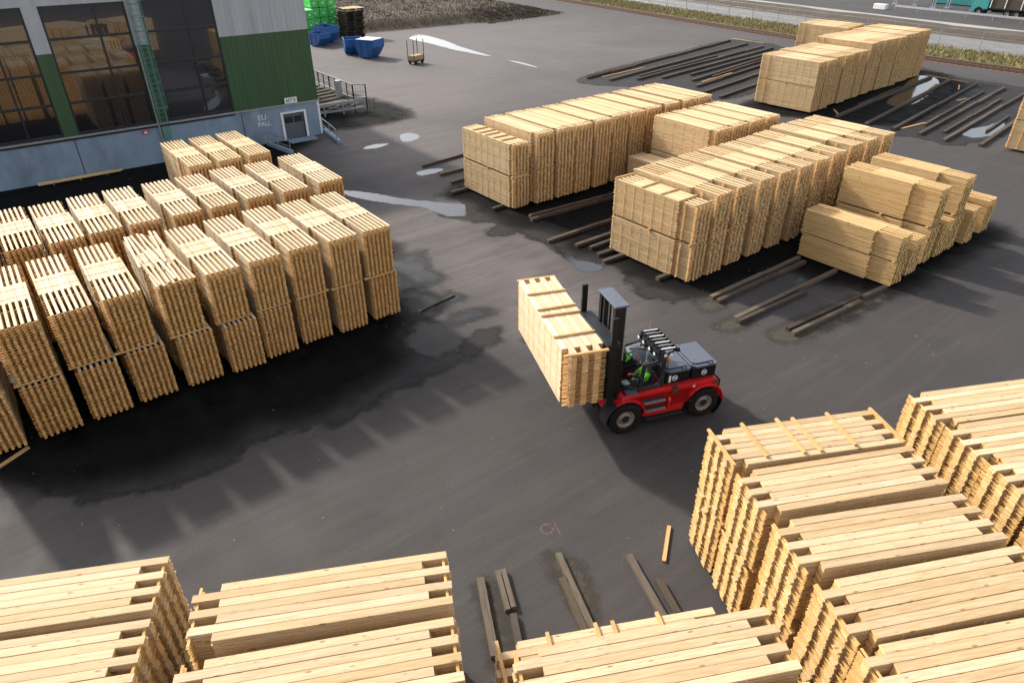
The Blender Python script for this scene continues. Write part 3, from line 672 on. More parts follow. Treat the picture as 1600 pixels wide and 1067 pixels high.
# dark rubble at the field corner
b = MB()
for k in range(1500):
    t = rng.random(); x = 66+t*17+rng.uniform(-2, 2); y = 92.5+t*3+rng.uniform(-1.2, 6); s = rng.uniform(.03, .13)
    Mx = Matrix.Translation((x, y, fieldz(x, y)+s*.3)) @ Euler((rng.random()*3, rng.random()*3, rng.random()*3)).to_matrix().to_4x4(); b.box(-s, s, -s*.7, s*.7, -s*.6, s*.6, Mx)
tag(b.build('rubble', M['earth']), kind='stuff', label='grey rubble at the corner of the raised field')

# ------------------------------------------------------------------ skid timbers on the ground
def skid(x0, y0, x1, y1, wd, ht, label, group, seed, mat='old', piece=(3.0, 5.5)):
    rng = random.Random(seed); d = Vector((x1-x0, y1-y0, 0)); L = d.length; C, H, T, Y = [], [], [], []
    s = 0
    while s < L-.05:
        l = min(rng.uniform(*piece), L-s)
        if L-s-l < .6: l = L-s
        C.append((s+l/2, rng.uniform(-.05, .05), ht/2+.006)); H.append((l/2-.02, wd/2*rng.uniform(.85, 1.1), ht/2)); T.append(rng.random()); Y.append(R(rng.uniform(-.6, .6))); s += l
    me = boxes_mesh('skid_timber', np.array(C), np.array(H), np.array(T), (M[mat], M['old_end']), np.array(Y))
    o = linkmesh('skid_timber', me); o.location = (x0, y0, 0); o.rotation_euler = (0, 0, math.atan2(d.y, d.x))
    return tag(o, label, 'skid timber', group)
farleft = [(49.73,52.45,80.48,58.56),(50.78,50.43,80.07,55.61),(53.13,48.96,79.97,53.18),(55.59,47.81,79.67,51.6),(59.08,47.1,77.59,50.0),(56.97,45.14,73.3,48.32),(55.19,43.19,69.13,45.71),(53.84,41.1,65.57,43.19),(53.23,38.96,61.21,40.26)]
for i, s in enumerate(farleft): skid(*s, .22, .20, f'long dark skid timber, {ORD[i]} from the top left of the far block', 'dark skid timbers left of the far block', 40+i)
for i, s in enumerate([(50.6,53.2,62,55.4),(54.5,49.9,70,52.4),(60,45.2,73,47.6)]): skid(*s, .18, .18, f'shorter dark skid timber beside the {ORD[i*2]} long one left of the far block', 'dark skid timbers left of the far block', 50+i)
farright = [(55.13,28.8,77.05,31.6),(54.51,26.03,76.95,29.71),(54.87,24.09,77.07,27.34),(55.01,22.18,77.37,24.94),(54.76,20.24,76.1,22.86),(55.39,18.12,68.2,19.8)]
for i, s in enumerate(farright): skid(*s, .24, .20, f'long dark skid timber, {ORD[i]} to the right of the far block', 'dark skid timbers right of the far block', 60+i)
for i, s in enumerate([(60,29.8,70,31.1),(58,23.2,74,25.5),(57,21.3,72,23.2),(60,19.5,66,20.3)]): skid(*s, .18, .16, f'{ORD[i]} thin side timber of the pairs right of the far block', 'dark skid timbers right of the far block', 70+i)
near_s = [(22.39,15.28,28.95,15.29),(22.33,14.92,28.74,14.86),(21.72,13.55,29.03,13.42),(21.59,13.25,26.09,13.1),(22.67,11.74,29.23,11.24),(22.52,11.42,27.14,11.18)]
nn = ['far timber of the top pair', 'near timber of the top pair', 'far timber of the middle pair', 'near timber of the middle pair', 'far timber of the bottom pair', 'near timber of the bottom pair']
for i, s in enumerate(near_s): skid(*s, .20, .16, f'grey-brown skid timber, {nn[i]} under the small right group', 'skid timber pairs under the small right group', 80+i, 'grey')
row1 = [(22.03,38.38,25.9,38.95),(22.01,36.26,26,36.5),(21.73,34.5,25,34.8),(20.73,32.98,24,33.2),(21.1,29.31,24.5,29.7),(22.11,27.32,30,26.9),(21.84,26.83,29,26.5),(20.68,24.1,29,24.3),(21.45,22.81,26,22.9),(21.79,22.2,25.5,22.3),(21.53,21.4,25,21.3),(21.2,20.7,25,20.6),(21.9,17.9,26,17.8)]
for i, s in enumerate(row1): skid(*s, .20, .16, f'dark skid timber, {ORD[i]} from the hall side of the long rows', 'dark skid timbers by the two long rows', 100+i, 'old')
bs = [(6.22,9.42,5.24,7.46),(6.65,9.34,6.15,8.25),(6.79,9.30,6.30,8.22),(6.25,8.10,5.78,7.24),(8.21,8.84,7.25,6.31),(7.83,8.18,7.10,6.41),(9.6,7.69,8.9,5.8),(9.63,6.71,9.26,5.75)]
bl = ['long weathered timber, leftmost of those on the ground by the bottom edge', 'left of two thin grey timbers side by side near the bottom edge', 'right of two thin grey timbers side by side near the bottom edge', 'short pale-worn timber just below the two thin grey ones', 'long weathered timber with bark litter beside it near the bottom edge', 'pale-worn timber lying against the long one with bark litter', 'slender weathered timber second from the lower right piles', 'short stub of weathered timber nearest the lower right piles']
for i, s in enumerate(bs): skid(*s, .13 if i in (1, 2) else .175, .12, bl[i], 'weathered skid timbers at the bottom edge', 120+i, 'grey', (1.2, 2.4))
def loose(x0, y0, x1, y1, label, wd=.12, ht=.05, mat='stick', z=.01):
    d = Vector((x1-x0, y1-y0, 0)); o = linkmesh('loose_board', boxes_mesh('loose_board', np.array([(d.length/2, 0, ht/2)]), np.array([(d.length/2, wd/2, ht/2)]), np.array([.5]), (M[mat], M['gold_end'])))
    o.location = (x0, y0, z); o.rotation_euler.z = math.atan2(d.y, d.x); return tag(o, label, 'board', 'loose boards on the ground')
loose(11.21,7.73,10.21,7.02, 'single pale board on the asphalt left of the battened lower right pack', .10, .05)
loose(82.3,59.85,82.5,54.96, 'pale stick across the far ends of the timbers left of the far block', .14)
loose(77.9,32.4,77.4,28.2, 'pale stick across the far ends of the timbers right of the far block', .14)
loose(57.27,30.3,56.17,29.31, 'short pale board beside the near end of the far block', .16)
loose(55.76,23.86,58.89,23.56, 'pale board between skid timbers in the wet field, nearest the yard', .14)
loose(72.28,29.31,74.41,29.82, 'yellow board lying on the wet puddle right of the far block', .14)
loose(68.74,25.46,70.17,25.28, 'short yellow board between the middle timbers right of the far block', .14)
loose(73.5,27.4,75.5,28.2, 'thin pale board near the far ends of the right field timbers', .12)
loose(-3.6,21.1,-2.05,22.04, 'pale board by the bottom left foot of the left block', .12)
loose(51.5,52.2,58.5,53.0, 'pale stick lying beside the top timber left of the far block', .12)
loose(57.5,44.4,63.5,45.4, 'pale stick lying between the lower timbers left of the far block', .12)
loose(12.0,22.0,13.9,22.3, 'dark board end sticking out of the wet ground by the rightmost left pile', .10, .06, 'old')
tw = empty('timber_bundle', (3.9, 49.35, 0), R(.5), 'long pale timbers lying on blocks at the foot of the hall wall', 'timber bundle')
tw_me = boxes_mesh('timbers', np.array([(0,0,.17),(.15,.16,.17),(-.2,.05,.24)]), np.array([(2.3,.07,.035),(2.3,.07,.035),(2.1,.08,.035)]), np.array([.3,.6,.5]), (M['warm'], M['warm_end'])); linkmesh('timbers', tw_me, tw)
for x in (-1.5, 0, 1.5): o = linkmesh('block', stick_mesh(.4, .1, .13, 'grey'), tw); o.location = (x, .08, .067)

# ------------------------------------------------------------------ the hall
hall = empty('industrial_hall', (20.35, 50, 0), 0, 'large timber hall with dark glass bays, grey and green panels on a concrete base', 'industrial hall')
hx = -20.35                                 # parts are written in yard coordinates, shifted to the hall's own
def HB(): return MB()
def hb(b, name, mat, parent=None, bevel=0, smooth=False):
    b.v = [(x+hx, y-50, z) for x, y, z in b.v]; return b.build(name, M[mat], parent or hall, bevel, smooth)
XL = -14.0; YB2 = 86.0; TOP = 10.45
b = HB()
b.box(XL, 17.50, 50, 50.4, 0, 2.42); b.box(19.08, 20.35, 50, 50.4, 0, 2.42); b.box(17.5, 19.08, 50, 50.4, 1.88, 2.42)
b.box(19.95, 20.35, 50.4, YB2, 0, 2.42); b.box(XL, XL+.4, 50.4, YB2, 0, 2.42); b.box(XL+.4, 19.95, YB2-.4, YB2, 0, 2.42)
wall = hb(b, 'concrete_base', 'concrete')
b = HB()
for x in (-6, 4.3, 14.63): b.box(x-.02, x+.02, 49.985, 49.999, .02, 2.40)
b.box(XL, 14.2, 49.93, 49.999, 2.30, 2.425)
hb(b, 'joint', 'dsteel', wall)
b = HB(); b.box(XL, 20.39, 49.90, 50.45, 2.424, 2.52); hb(b, 'drip_ledge', 'steel')
b = HB(); b.box(14.25, 20.35, 50.02, 50.3, 2.522, 7.25); b.box(20.1, 20.35, 50.3, YB2, 2.522, 7.25); hb(b, 'green_cladding', 'green')
b = HB(); b.box(14.25, 20.352, 50.018, 50.3, 7.252, 9.68); b.box(20.1, 20.352, 50.3, YB2, 7.252, 9.68); b.box(XL, 20.352, 50.016, 50.3, 9.682, TOP); b.box(20.1, 20.352, 50.3, YB2, 9.682, TOP); b.box(XL, XL+.25, 50.3, YB2, 2.522, TOP); b.box(XL+.25, 20.1, YB2-.3, YB2, 2.522, TOP); hb(b, 'grey_cladding', 'panel')
b = HB()
k = 0
for x in np.arange(14.6, 20.3, .333): b.box(x-.012, x+.012, 50.008, 50.0195, 2.53, 7.24)
hb(b, 'cladding_rib', 'green')
b = HB()
for x in np.arange(14.6, 20.3, .333): b.box(x-.012, x+.012, 50.006, 50.0175, 7.26, 9.67)
hb(b, 'cladding_rib', 'panel')
b = HB(); b.box(XL, 20.4, 49.96, YB2+.05, TOP+.002, TOP+.16); hb(b, 'roof', 'dark')
for x0, x1 in ((3.85, 4.65), (9.15, 9.92), (-1.6, -.85), (-6.9, -6.1)):
    b = HB(); b.box(x0, x1, 49.97, 50.25, 2.522, 7.22); c = hb(b, 'green_column', 'green')
    b = HB(); b.box(x0, x1, 49.968, 50.25, 7.222, 9.68); hb(b, 'grey_column', 'panel')
ZT = [2.60, 4.40, 6.10, 7.93, 9.62]
for x0, x1, mu in ((-6.1, -1.6, -3.85), (-.85, 3.85, 2.05), (4.65, 9.15, 7.45), (9.92, 14.25, 12.5)):
    b = HB()
    for z in ZT: b.box(x0, x1, 50.06, 50.2, z-.07, z+.07)
    for x in (x0+.06, x1-.06, mu):
        for za, zb in zip(ZT[:-1], ZT[1:]): b.box(x-.06, x+.06, 50.062, 50.198, za+.07, zb-.07)
    fr = hb(b, 'window_frame', 'dsteel')
    for za, zb in zip(ZT[:-1], ZT[1:]):
        for xa, xb in ((x0+.12, mu-.06), (mu+.06, x1-.12)):
            g = HB(); t1, t2 = PR.uniform(-.006, .006), PR.uniform(-.006, .006)
            g.add([(xa, 50.13+t1, za+.07), (xb, 50.13-t1, za+.07), (xb, 50.13-t1+t2, zb-.07), (xa, 50.13+t1+t2, zb-.07)], [(0, 1, 2, 3)])
            hb(g, 'pane', 'glass', fr)
# interior dark backing
b = HB(); b.box(XL+.3, 14.2, 50.5, 50.6, 2.6, 9.6); hb(b, 'interior_wall', 'black')
# industrial door with white surround
b = HB(); b.box(17.34, 17.50, 49.92, 50.12, .0, 1.98); b.box(19.08, 19.24, 49.92, 50.12, 0, 1.98); b.box(17.50, 19.08, 49.92, 50.12, 1.86, 1.98); dfm = hb(b, 'door_frame', 'white')
b = HB()
b.box(17.5, 19.08, 50.10, 50.2, .0, 1.14)
for z in (.28, .56, .84): b.box(17.52, 19.06, 50.092, 50.0995, z-.012, z+.012)
b.box(17.5, 17.62, 50.10, 50.2, 1.14, 1.86); b.box(18.96, 19.08, 50.10, 50.2, 1.14, 1.86); b.box(18.24, 18.32, 50.10, 50.2, 1.14, 1.86); b.box(17.62, 18.24, 50.10, 50.2, 1.58, 1.86); b.box(18.32, 18.96, 50.10, 50.2, 1.58, 1.86)
dr = hb(b, 'overhead_door', 'lid')
b = HB(); b.box(17.62, 18.24, 50.13, 50.15, 1.14, 1.58); b.box(18.32, 18.96, 50.13, 50.15, 1.14, 1.58); hb(b, 'door_window', 'glass', dr)
b = HB(); b.box(17.45, 19.5, 48.9, 49.9, 0, .06); hb(b, 'door_sill', 'concrete')
b = HB(); b.box(20.2, 20.352, 49.97, 49.998, .05, 2.38); hb(b, 'corner_guard', 'white')
# number sign
def text(body, size, loc, mat, parent, name, ext=.004, rot=(R(90), 0, 0), sx=1.0):
    cu = bpy.data.curves.new(name, 'FONT'); cu.body = body; cu.size = size; cu.extrude = ext; cu.align_x = 'CENTER'; cu.align_y = 'CENTER'; cu.resolution_u = 3
    o = bpy.data.objects.new(name, cu); COL.objects.link(o)
    dg = bpy.context.evaluated_depsgraph_get(); me = bpy.data.meshes.new_from_object(o.evaluated_get(dg)); bpy.data.objects.remove(o)
    me.materials.clear(); me.materials.append(M[mat]); o = bpy.data.objects.new(name, me); COL.objects.link(o)
    o.location = loc; o.rotation_euler = rot; o.scale = (sx, 1, 1); o.parent = parent; return o
b = HB(); b.box(17.78, 18.70, 49.86, 49.885, 2.56, 2.95); sg = hb(b, 'number_sign', 'white')
text('607 R', .34, (18.24+hx, -.146, 2.755), 'black', sg, 'sign_lettering', sx=.92)
text('EU', .52, (16.0+hx, -.006, 1.83), 'white', hall, 'painted_lettering', .002); text('PALL', .44, (16.1+hx, -.006, 1.38), 'white', hall, 'painted_lettering', .002)
b = HB(); b.prism([(8.16, 2.02), (8.54, 2.02), (8.54, 2.22), (8.16, 2.22)], 49.90, 49.925, 'y'); s2 = hb(b, 'warning_sign', 'safety')
b = HB(); b.prism([(8.22, 2.05), (8.48, 2.05), (8.35, 2.19)], 49.893, 49.899, 'y'); hb(b, 'sign_triangle', 'white', s2)
# caged ladder on the second column
b = HB()
for x in (9.36, 9.80): b.bar((x, 49.72, 2.45), (x, 49.72, 10.9), .05, .05, (0, 1, 0))
lad = hb(b, 'caged_ladder', 'ladder')
for z in np.arange(2.6, 10.8, .3):
    b = HB(); b.cyl((9.36, 49.72, z), (9.80, 49.72, z), .016, 6); hb(b, 'rung', 'ladder', lad)
b = HB(); cx0 = 9.58
for z in np.arange(3.6, 10.9, .75):
    b.tube([(cx0-.22, 49.72, z)] + [(cx0+.36*math.cos(t), 49.42+.34*math.sin(t)*-1, z) for t in np.linspace(math.pi, 0, 9)] + [(cx0+.22, 49.72, z)], .018, 5)
for t in np.linspace(math.pi*.95, math.pi*.05, 5): b.tube([(cx0+.36*math.cos(t), 49.42-.34*math.sin(t), 3.4), (cx0+.36*math.cos(t), 49.42-.34*math.sin(t), 10.8)], .014, 5)
hb(b, 'safety_cage', 'ladder', lad)
b = HB(); b.tube([(9.22, 49.84, 1.2), (9.22, 49.84, 9.9)], .05, 8); hb(b, 'downpipe', 'steel')
b = HB(); b.box(9.35, 9.8, 49.8, 49.99, 1.5, 2.3); hb(b, 'ladder_gate', 'ladder', lad)

def rail(name, pts, h, label, cat='handrail', mid=(.5,), post=None, mat='steel', r=.03, group=None):
    x0, y0 = pts[0]; t = empty(name, (x0, y0, 0), 0, label, cat, group)
    P = [Vector((x-x0, y-y0, z)) for (x, y), z in zip(pts, post or [0]*len(pts))]
    b = MB(); b.tube([p+Vector((0, 0, h)) for p in P], r, 6); b.build('top_rail', M[mat], t)
    for m in mid: b = MB(); b.tube([p+Vector((0, 0, h*m)) for p in P], r*.8, 6); b.build('mid_rail', M[mat], t)
    for p in P: b = MB(); b.tube([p, p+Vector((0, 0, h))], r, 6); b.build('post', M[mat], t)
    return t
t = rail('handrail', [(20.6, 50.5), (20.35, 48.7), (20.05, 46.9)], 1.0, 'grey steel handrail on a concrete kerb at the corner of the hall')
b = MB(); b.bar((.12, .1, .12), (-.42, -3.75, .12), .3, .24); b.build('kerb', M['concrete'], t, .01)
t = rail('handrail', [(16.0, 49.5), (16.15, 48.0), (16.45, 46.6)], 1.0, 'grey steel handrail on a concrete kerb left of the hall door')
b = MB(); b.bar((0, .1, .12), (.48, -3.0, .12), .3, .24); b.build('kerb', M['concrete'], t, .01)
t = empty('waste_skid', (13.4, 49.0, 0), 0, 'dark red steel frame behind the short row at the hall wall', 'steel frame')
b = MB(); b.box(-.7, .7, -.4, .4, .2, 1.1); b.build('body', M['rust'], t, .02)
for x in (-.5, .5): b = MB(); b.box(x-.08, x+.08, -.45, .45, 0, .198); b.build('skid', M['rust'], t)

# ------------------------------------------------------------------ loading platform beside the hall
pf = empty('loading_platform', (21, 54.6, 0), 0, 'steel loading platform with railings beside the hall corner', 'loading platform')
b = MB(); b.box(-.6, 4.3, .3, 9.5, .86, .95); b.build('deck', M['grey'], pf)
b = MB(); b.bar((-.6, .15, .88), (5.2, -.25, .95), .12, .24); b.bar((-.6, .15, .35), (5.2, -.25, .35), .1, .16)
for a, c in ((0, 1.6), (1.6, 0), (1.6, 3.2), (3.2, 1.6), (3.2, 4.8)): b.bar((a, .12-.06*a, .42), (c, .12-.06*c, .82), .07, .07)
for x in (-.5, 1.6, 3.2, 5.1): b.bar((x, .12-.07*x, 0), (x, .12-.07*x, .9), .12, .12, (0, 1, 0))
b.build('side_truss', M['steel'], pf)
b = MB()
for y in np.arange(0.5, 9.4, 1.1): b.bar((-.6, y, 1.0), (4.2, y+.9, 1.0), .1, .1)
b.build('roller_beams', M['grey'], pf)
for k, (a, c) in enumerate((((4.4, .2), (4.5, 9.6)), ((5.3, -.3), (4.4, .2)))):
    n = 9 if k == 0 else 2
    for i in range(n):
        t = i/(n-1); x, y = a[0]+(c[0]-a[0])*t, a[1]+(c[1]-a[1])*t; b = MB(); b.bar((x, y, 0), (x, y, 2.15), .08, .08, (0, 1, 0)); b.build('post', M['dark'], pf)
    b = MB(); b.bar((*a, 2.15), (*c, 2.15), .07, .07); b.bar((*a, 1.6), (*c, 1.6), .05, .05); b.bar((*a, 1.1), (*c, 1.1), .12, .10); b.build('rail', M['steel'], pf)
    b = MB(); dv = Vector((c[0]-a[0], c[1]-a[1])); nb = int(dv.length/.18)
    for i in range(nb): x, y = a[0]+dv.x*i/nb, a[1]+dv.y*i/nb; b.bar((x, y, 1.1), (x, y, 2.15), .018, .018, (0, 1, 0))
    b.build('balusters', M['steel'], pf)
b = MB(); b.box(3.7, 4.1, 1.6, 2.1, .95, 2.3); b.build('control_cabinet', M['steel'], pf, .02)
b = MB()
for x in (5.45, 5.85):
    b.bar((x, -.5, 0), (x, -.5, 1.0), .05, .05, (0, 1, 0))
b.build('bollard', M['rust'], pf)
# ------------------------------------------------------------------ forklift
FY = R(160.5); FO = Vector((13.377, 12.105, 0)); Ff = Vector((math.cos(FY), math.sin(FY), 0)); Fl = Vector((-math.sin(FY), math.cos(FY), 0))
fk = empty('forklift', FO, FY, 'red forklift with dark mast carrying a pale lumber pack across the asphalt yard', 'forklift')
def fb(b, name, mat, parent=None, bevel=0, smooth=False): return b.build(name, M[mat], parent or fk, bevel, smooth)
def arc(cx, cz, r, a0, a1, n=12): return [(cx+r*math.cos(R(a0+(a1-a0)*i/n)), cz+r*math.sin(R(a0+(a1-a0)*i/n))) for i in range(n+1)]
out = [(.40, .80), (.40, 1.12), (.12, 1.27), (-.35, 1.36), (-1.2, 1.37), (-3.16, 1.37), (-3.30, 1.28), (-3.34, .85), (-3.34, .62)]
out += arc(-2.8, .54, .66, 8, 172, 14)[::-1] if False else arc(-2.8, .54, .66, 172, 8, 14)
out += [(-2.08, .40), (-.80, .40)] + arc(0, .56, .67, 190, 22, 14)
tub = [(.40, .80), (.40, 1.12), (.12, 1.27), (.0, 1.28), (-.12, .98), (-1.39, .98), (-1.39, 1.37)] + out[5:]
b = MB(); b.prism(out, .656, .80, 'y'); b.prism(out, -.80, -.656, 'y'); b.prism(tub, -.654, .654, 'y'); body = fb(b, 'body', 'red', bevel=.015)
# counterweight / rear bumper and belly
b = MB(); b.prism([(-3.42, .45), (-3.335, .45), (-3.335, 1.30), (-3.42, 1.22)], -.74, .74, 'y'); b.box(-2.3, -.6, -.6, .6, .30, .42); b.box(-3.34, -2.3, -.42, .42, .38, .64); fb(b, 'counterweight', 'black', bevel=.02)
for s in (-1, 1):
    # fenders
    b = MB(); P = arc(0, .56, .70, 60, 172, 12); Q = arc(0, .56, .655, 60, 172, 12); b.prism(P+Q[::-1], s*.58, s*.93, 'y'); fb(b, 'front_fender', 'red', bevel=.008)
    b = MB(); P = arc(0, .56, .70, -8, 59, 10); Q = arc(0, .56, .665, -8, 59, 10); b.prism(P+Q[::-1], s*.46, s*.95, 'y'); fb(b, 'mudguard', 'dark', bevel=.006)
    b = MB(); P = arc(-2.8, .54, .71, 35, 178, 14); Q = arc(-2.8, .54, .665, 35, 178, 14); b.prism(P+Q[::-1], s*.56, s*.92, 'y')
    b.add([], []); fb(b, 'rear_fender', 'red', bevel=.008)
    b = MB(); P = arc(-2.8, .54, .70, 180, 232, 6); Q = arc(-2.8, .54, .67, 180, 232, 6); b.prism(P+Q[::-1], s*.56, s*.90, 'y'); fb(b, 'mud_flap', 'black')
    # steps
    for z, x0, x1 in ((.98, -.62, -1.38), (.66, -.70, -1.42)):
        b = MB(); b.box(x1, x0, s*.79 if s > 0 else -.90, s*.90 if s > 0 else -.79, z-.03, z+.02); fb(b, 'step', 'steel', bevel=.006)
        b = MB(); b.box(x1+.02, x0-.02, s*.802 if s > 0 else -.81, s*.81 if s > 0 else -.802, z+.022, z+.11); fb(b, 'step_recess', 'dark')
    b = MB(); b.box(-2.05, -.75, min(s*.70, s*.90), max(s*.70, s*.90), .29, .37); fb(b, 'side_step', 'dark', bevel=.012)
    # wheels
    for nm, x, y, r, wd in (('front_wheel', 0, .775, .56, .35), ('rear_wheel', -2.8, .755, .54, .33)):
        wh = empty(nm, (x, s*y, r)); wh.parent = fk
        h = wd/2; prof = [(r*.56, -h*.86), (r*.66, -h), (r*.86, -h), (r*.97, -h*.80), (r, -h*.5), (r, h*.5), (r*.97, h*.80), (r*.86, h), (r*.66, h), (r*.56, h*.86)]
        b = MB(); b.lathe(prof, (0, 0, 0), 36)
        for k in range(22):
            for sg in (-1, 1):
                Mx = Matrix.Rotation(2*math.pi*(k+.5*(sg > 0))/22, 4, 'Y') @ Matrix.Translation((0, sg*h*.45, r)) @ Matrix.Rotation(sg*.35, 4, 'Z'); b.box(-.022, .022, -h*.42, h*.42, -.012, .016, Mx)
        fb(b, 'tyre', 'tyre', wh, smooth=False)
        b = MB(); o_ = s*h
        b.lathe([(r*.57, s*h*.80), (r*.55, s*h*.86), (r*.50, s*h*.55), (r*.34, s*h*.38), (r*.30, s*h*.62), (r*.22, s*h*.74), (r*.16, s*h*.76), (.002, s*h*.76)], (0, 0, 0), 30)
        b.lathe([(r*.57, -s*h*.80), (r*.4, -s*h*.3), (.002, -s*h*.3)], (0, 0, 0), 24); rm = fb(b, 'rim', 'rim', wh, smooth=True)
        b = MB()
        for k in range(10):
            a = 2*math.pi*k/10; b.cyl((r*.40*math.cos(a), s*h*.40, r*.40*math.sin(a)), (r*.40*math.cos(a), s*h*.56, r*.40*math.sin(a)), .016, 6)
        fb(b, 'wheel_nuts', 'steel', rm)
        b = MB(); b.lathe([(r*.235, s*h*.70), (r*.225, s*h*.80), (.002, s*h*.82)], (0, 0, 0), 20); fb(b, 'hub', 'dark', rm)
b = MB(); b.cyl((0, -.62, .56), (0, .62, .56), .16, 14); b.cyl((-2.8, -.6, .54), (-2.8, .6, .54), .11, 12); fb(b, 'axle', 'black')
# nose details: headlights, valve block, front plate
b = MB(); b.box(-.42, -.10, .42, .78, 1.285, 1.30); b.v = [(x, y, z+(.10 if x < -.3 else 0)) for x, y, z in b.v]; fb(b, 'deck_plate', 'lid')
for s in (-1, 1):
    b = MB(); b.cyl((.30, s*.58, 1.24), (.40, s*.58, 1.24), .07, 14); b.box(.22, .31, s*.58-.08, s*.58+.08, 1.15, 1.33); hl = fb(b, 'headlight', 'black')
    b = MB(); b.cyl((.401, s*.58, 1.24), (.41, s*.58, 1.24), .06, 14); fb(b, 'lens', 'white', hl)
b = MB()
for k in range(5): b.tube([(.05+.04*k, -.3+.12*k, 1.25), (.2, -.25+.1*k, 1.42), (.34, -.2+.09*k, 1.3)], .018, 6)
fb(b, 'hydraulic_hoses', 'black')
# fire extinguisher
b = MB(); b.lathe([(.002, 0)], (0, 0, 0), 3); b = MB(); b.tube([(-1.52, .87, .62), (-1.52, .87, .66), (-1.52, .87, .92), (-1.52, .87, .97)], .055, 12); ex = fb(b, 'fire_extinguisher', 'red', smooth=True)
b = MB(); b.box(-1.55, -1.48, .84, .90, .972, 1.02); fb(b, 'valve', 'orange', ex)
# cab: bubble windscreen, crowned glass roof, lights and guard bars over the rear
CW = .63
def plan(y): return 1-(y/CW)**2
NY = 13; YS = [CW*math.sin(math.pi/2*(-1+2*i/(NY-1))) for i in range(NY)]
def low(y): return (-.53+.50*plan(y), y, 1.42)
def mid(y): return (-.56+.50*plan(y), y, 1.82+.03*plan(y))
def top(y): return (-.60+.26*plan(y), y, 2.27+.12*plan(y))
def rear(y): return (-1.06, y, 2.35+.15*plan(y))
def loft(name, rows, mat, th=None, parent=None):
    b = MB(); n = NY
    b.add([f_(y) for f_ in rows for y in YS], [(k*n+i, k*n+i+1, (k+1)*n+i+1, (k+1)*n+i) for k in range(len(rows)-1) for i in range(n-1)])
    return fb(b, name, mat, parent, smooth=True)
loft('windscreen', [low, mid, top], 'cabglass'); loft('roof_glass', [top, lambda y: tuple((p+q)/2+(.02 if i == 2 else 0) for i, (p, q) in enumerate(zip(top(y), rear(y)))), rear], 'cabglass')
b = MB(); n = NY; b.add([(x+dx, y, z) for z, dx in ((1.20, .0), (1.43, .015)) for x, y, _ in [low(y) for y in YS]], [(i, i+1, n+i+1, n+i) for i in range(n-1)]); b.tube([(x+.01, y, 1.42) for x, y, _ in [low(y) for y in YS]], .035, 6)
cab = fb(b, 'cab_base', 'dark', smooth=False)
b = MB(); b.tube([(x+.02, y, z-.02) for x, y, z in [low(y) for y in YS]], .03, 6); b.tube([(x, y, z) for x, y, z in [top(y) for y in YS]], .022, 6); b.bar(top(0), rear(0), .03); fb(b, 'windscreen_frame', 'black')
b = MB(); b.box(-1.30, -.60, -.56, .56, .984, 1.0); fb(b, 'cab_floor', 'dark', cab)
b = MB()
for k, (y0, y1) in enumerate(((.10, -.22), (.30, .42))): b.bar(tuple(p+(.03 if i == 0 else 0) for i, p in enumerate(mid(y0))), tuple(p+(.03 if i == 0 else 0) for i, p in enumerate(top(y1))), .018)
b.bar((-.98, .14, 2.52), (-.50, -.20, 2.42), .02); fb(b, 'wiper', 'black')
for s in (-1, 1):
    b = MB(); b.bar((-.53, s*CW, 1.36), (-.60, s*CW, 2.28), .085, .06, (0, 1, 0)); b.bar((-1.30, s*CW, 1.36), (-1.30, s*CW, 2.37), .13, .07, (0, 1, 0)); b.bar((-.58, s*CW, 2.28), (-1.34, s*CW, 2.37), .075, .075); b.bar((-1.30, s*CW, 1.38), (-.50, s*CW, 1.38), .07, .12); fb(b, 'cab_pillar', 'dark', bevel=.015)
    dp = [(-.60, 1.46), (-1.05, 1.46), (-1.19, 1.55), (-1.23, 1.72), (-1.235, 2.30), (-.64, 2.23)]
    b = MB(); b.tube([(x, s*(CW+.015), z) for x, z in dp] + [(-.60, s*(CW+.015), 1.46)], .032, 8); dr = fb(b, 'door', 'dark')
    b = MB(); b.add([(x, s*(CW+.012), z) for x, z in ((-.62, 1.48), (-1.05, 1.48), (-1.17, 1.56), (-1.21, 1.73), (-1.215, 2.28), (-.65, 2.22))], [tuple(range(6))]); fb(b, 'door_glass', 'cabglass', dr)
    b = MB(); b.bar((-.66, s*(CW+.05), 1.56), (-.68, s*(CW+.05), 1.86), .025); fb(b, 'door_handle', 'black', dr)
b = MB(); b.prism([(-1.36, 2.36), (-1.06, 2.36), (-1.06, 2.52), (-1.40, 2.54), (-1.42, 2.44)], -CW-.02, CW+.02, 'y'); roof = fb(b, 'cab_roof', 'dark', bevel=.02)
b = MB(); b.add([(-1.31, -CW+.07, 1.52), (-1.31, CW-.07, 1.52), (-1.31, CW-.07, 2.34), (-1.31, -CW+.07, 2.34)], [(0, 1, 2, 3)]); fb(b, 'rear_window', 'cabglass')
for k in range(7):
    y = -.57+.19*k; b = MB(); b.bar((-1.72, y, 2.68), (-1.10, y, 2.70), .055, .05); g = fb(b, 'roof_guard_bar', 'black', bevel=.01)
    b = MB(); b.bar((-1.66, y, 2.712), (-1.16, y, 2.73), .036, .006); fb(b, 'bar_glint', 'white' if k % 2 == 0 else 'steel', g)  # pale strip paints the sun glint along the top of each bar
b = MB(); b.bar((-1.12, -.64, 2.655), (-1.12, .64, 2.655), .06); b.bar((-1.68, -.64, 2.635), (-1.68, .64, 2.635), .06)
for x, zz in ((-1.12, 2.50), (-1.39, 2.50)):
    for y in (-.6, .6): b.bar((x, y, zz), (x-(.0 if x > -1.2 else .29), y, 2.66), .05, .05, (0, 1, 0))
fb(b, 'roof_guard', 'black')
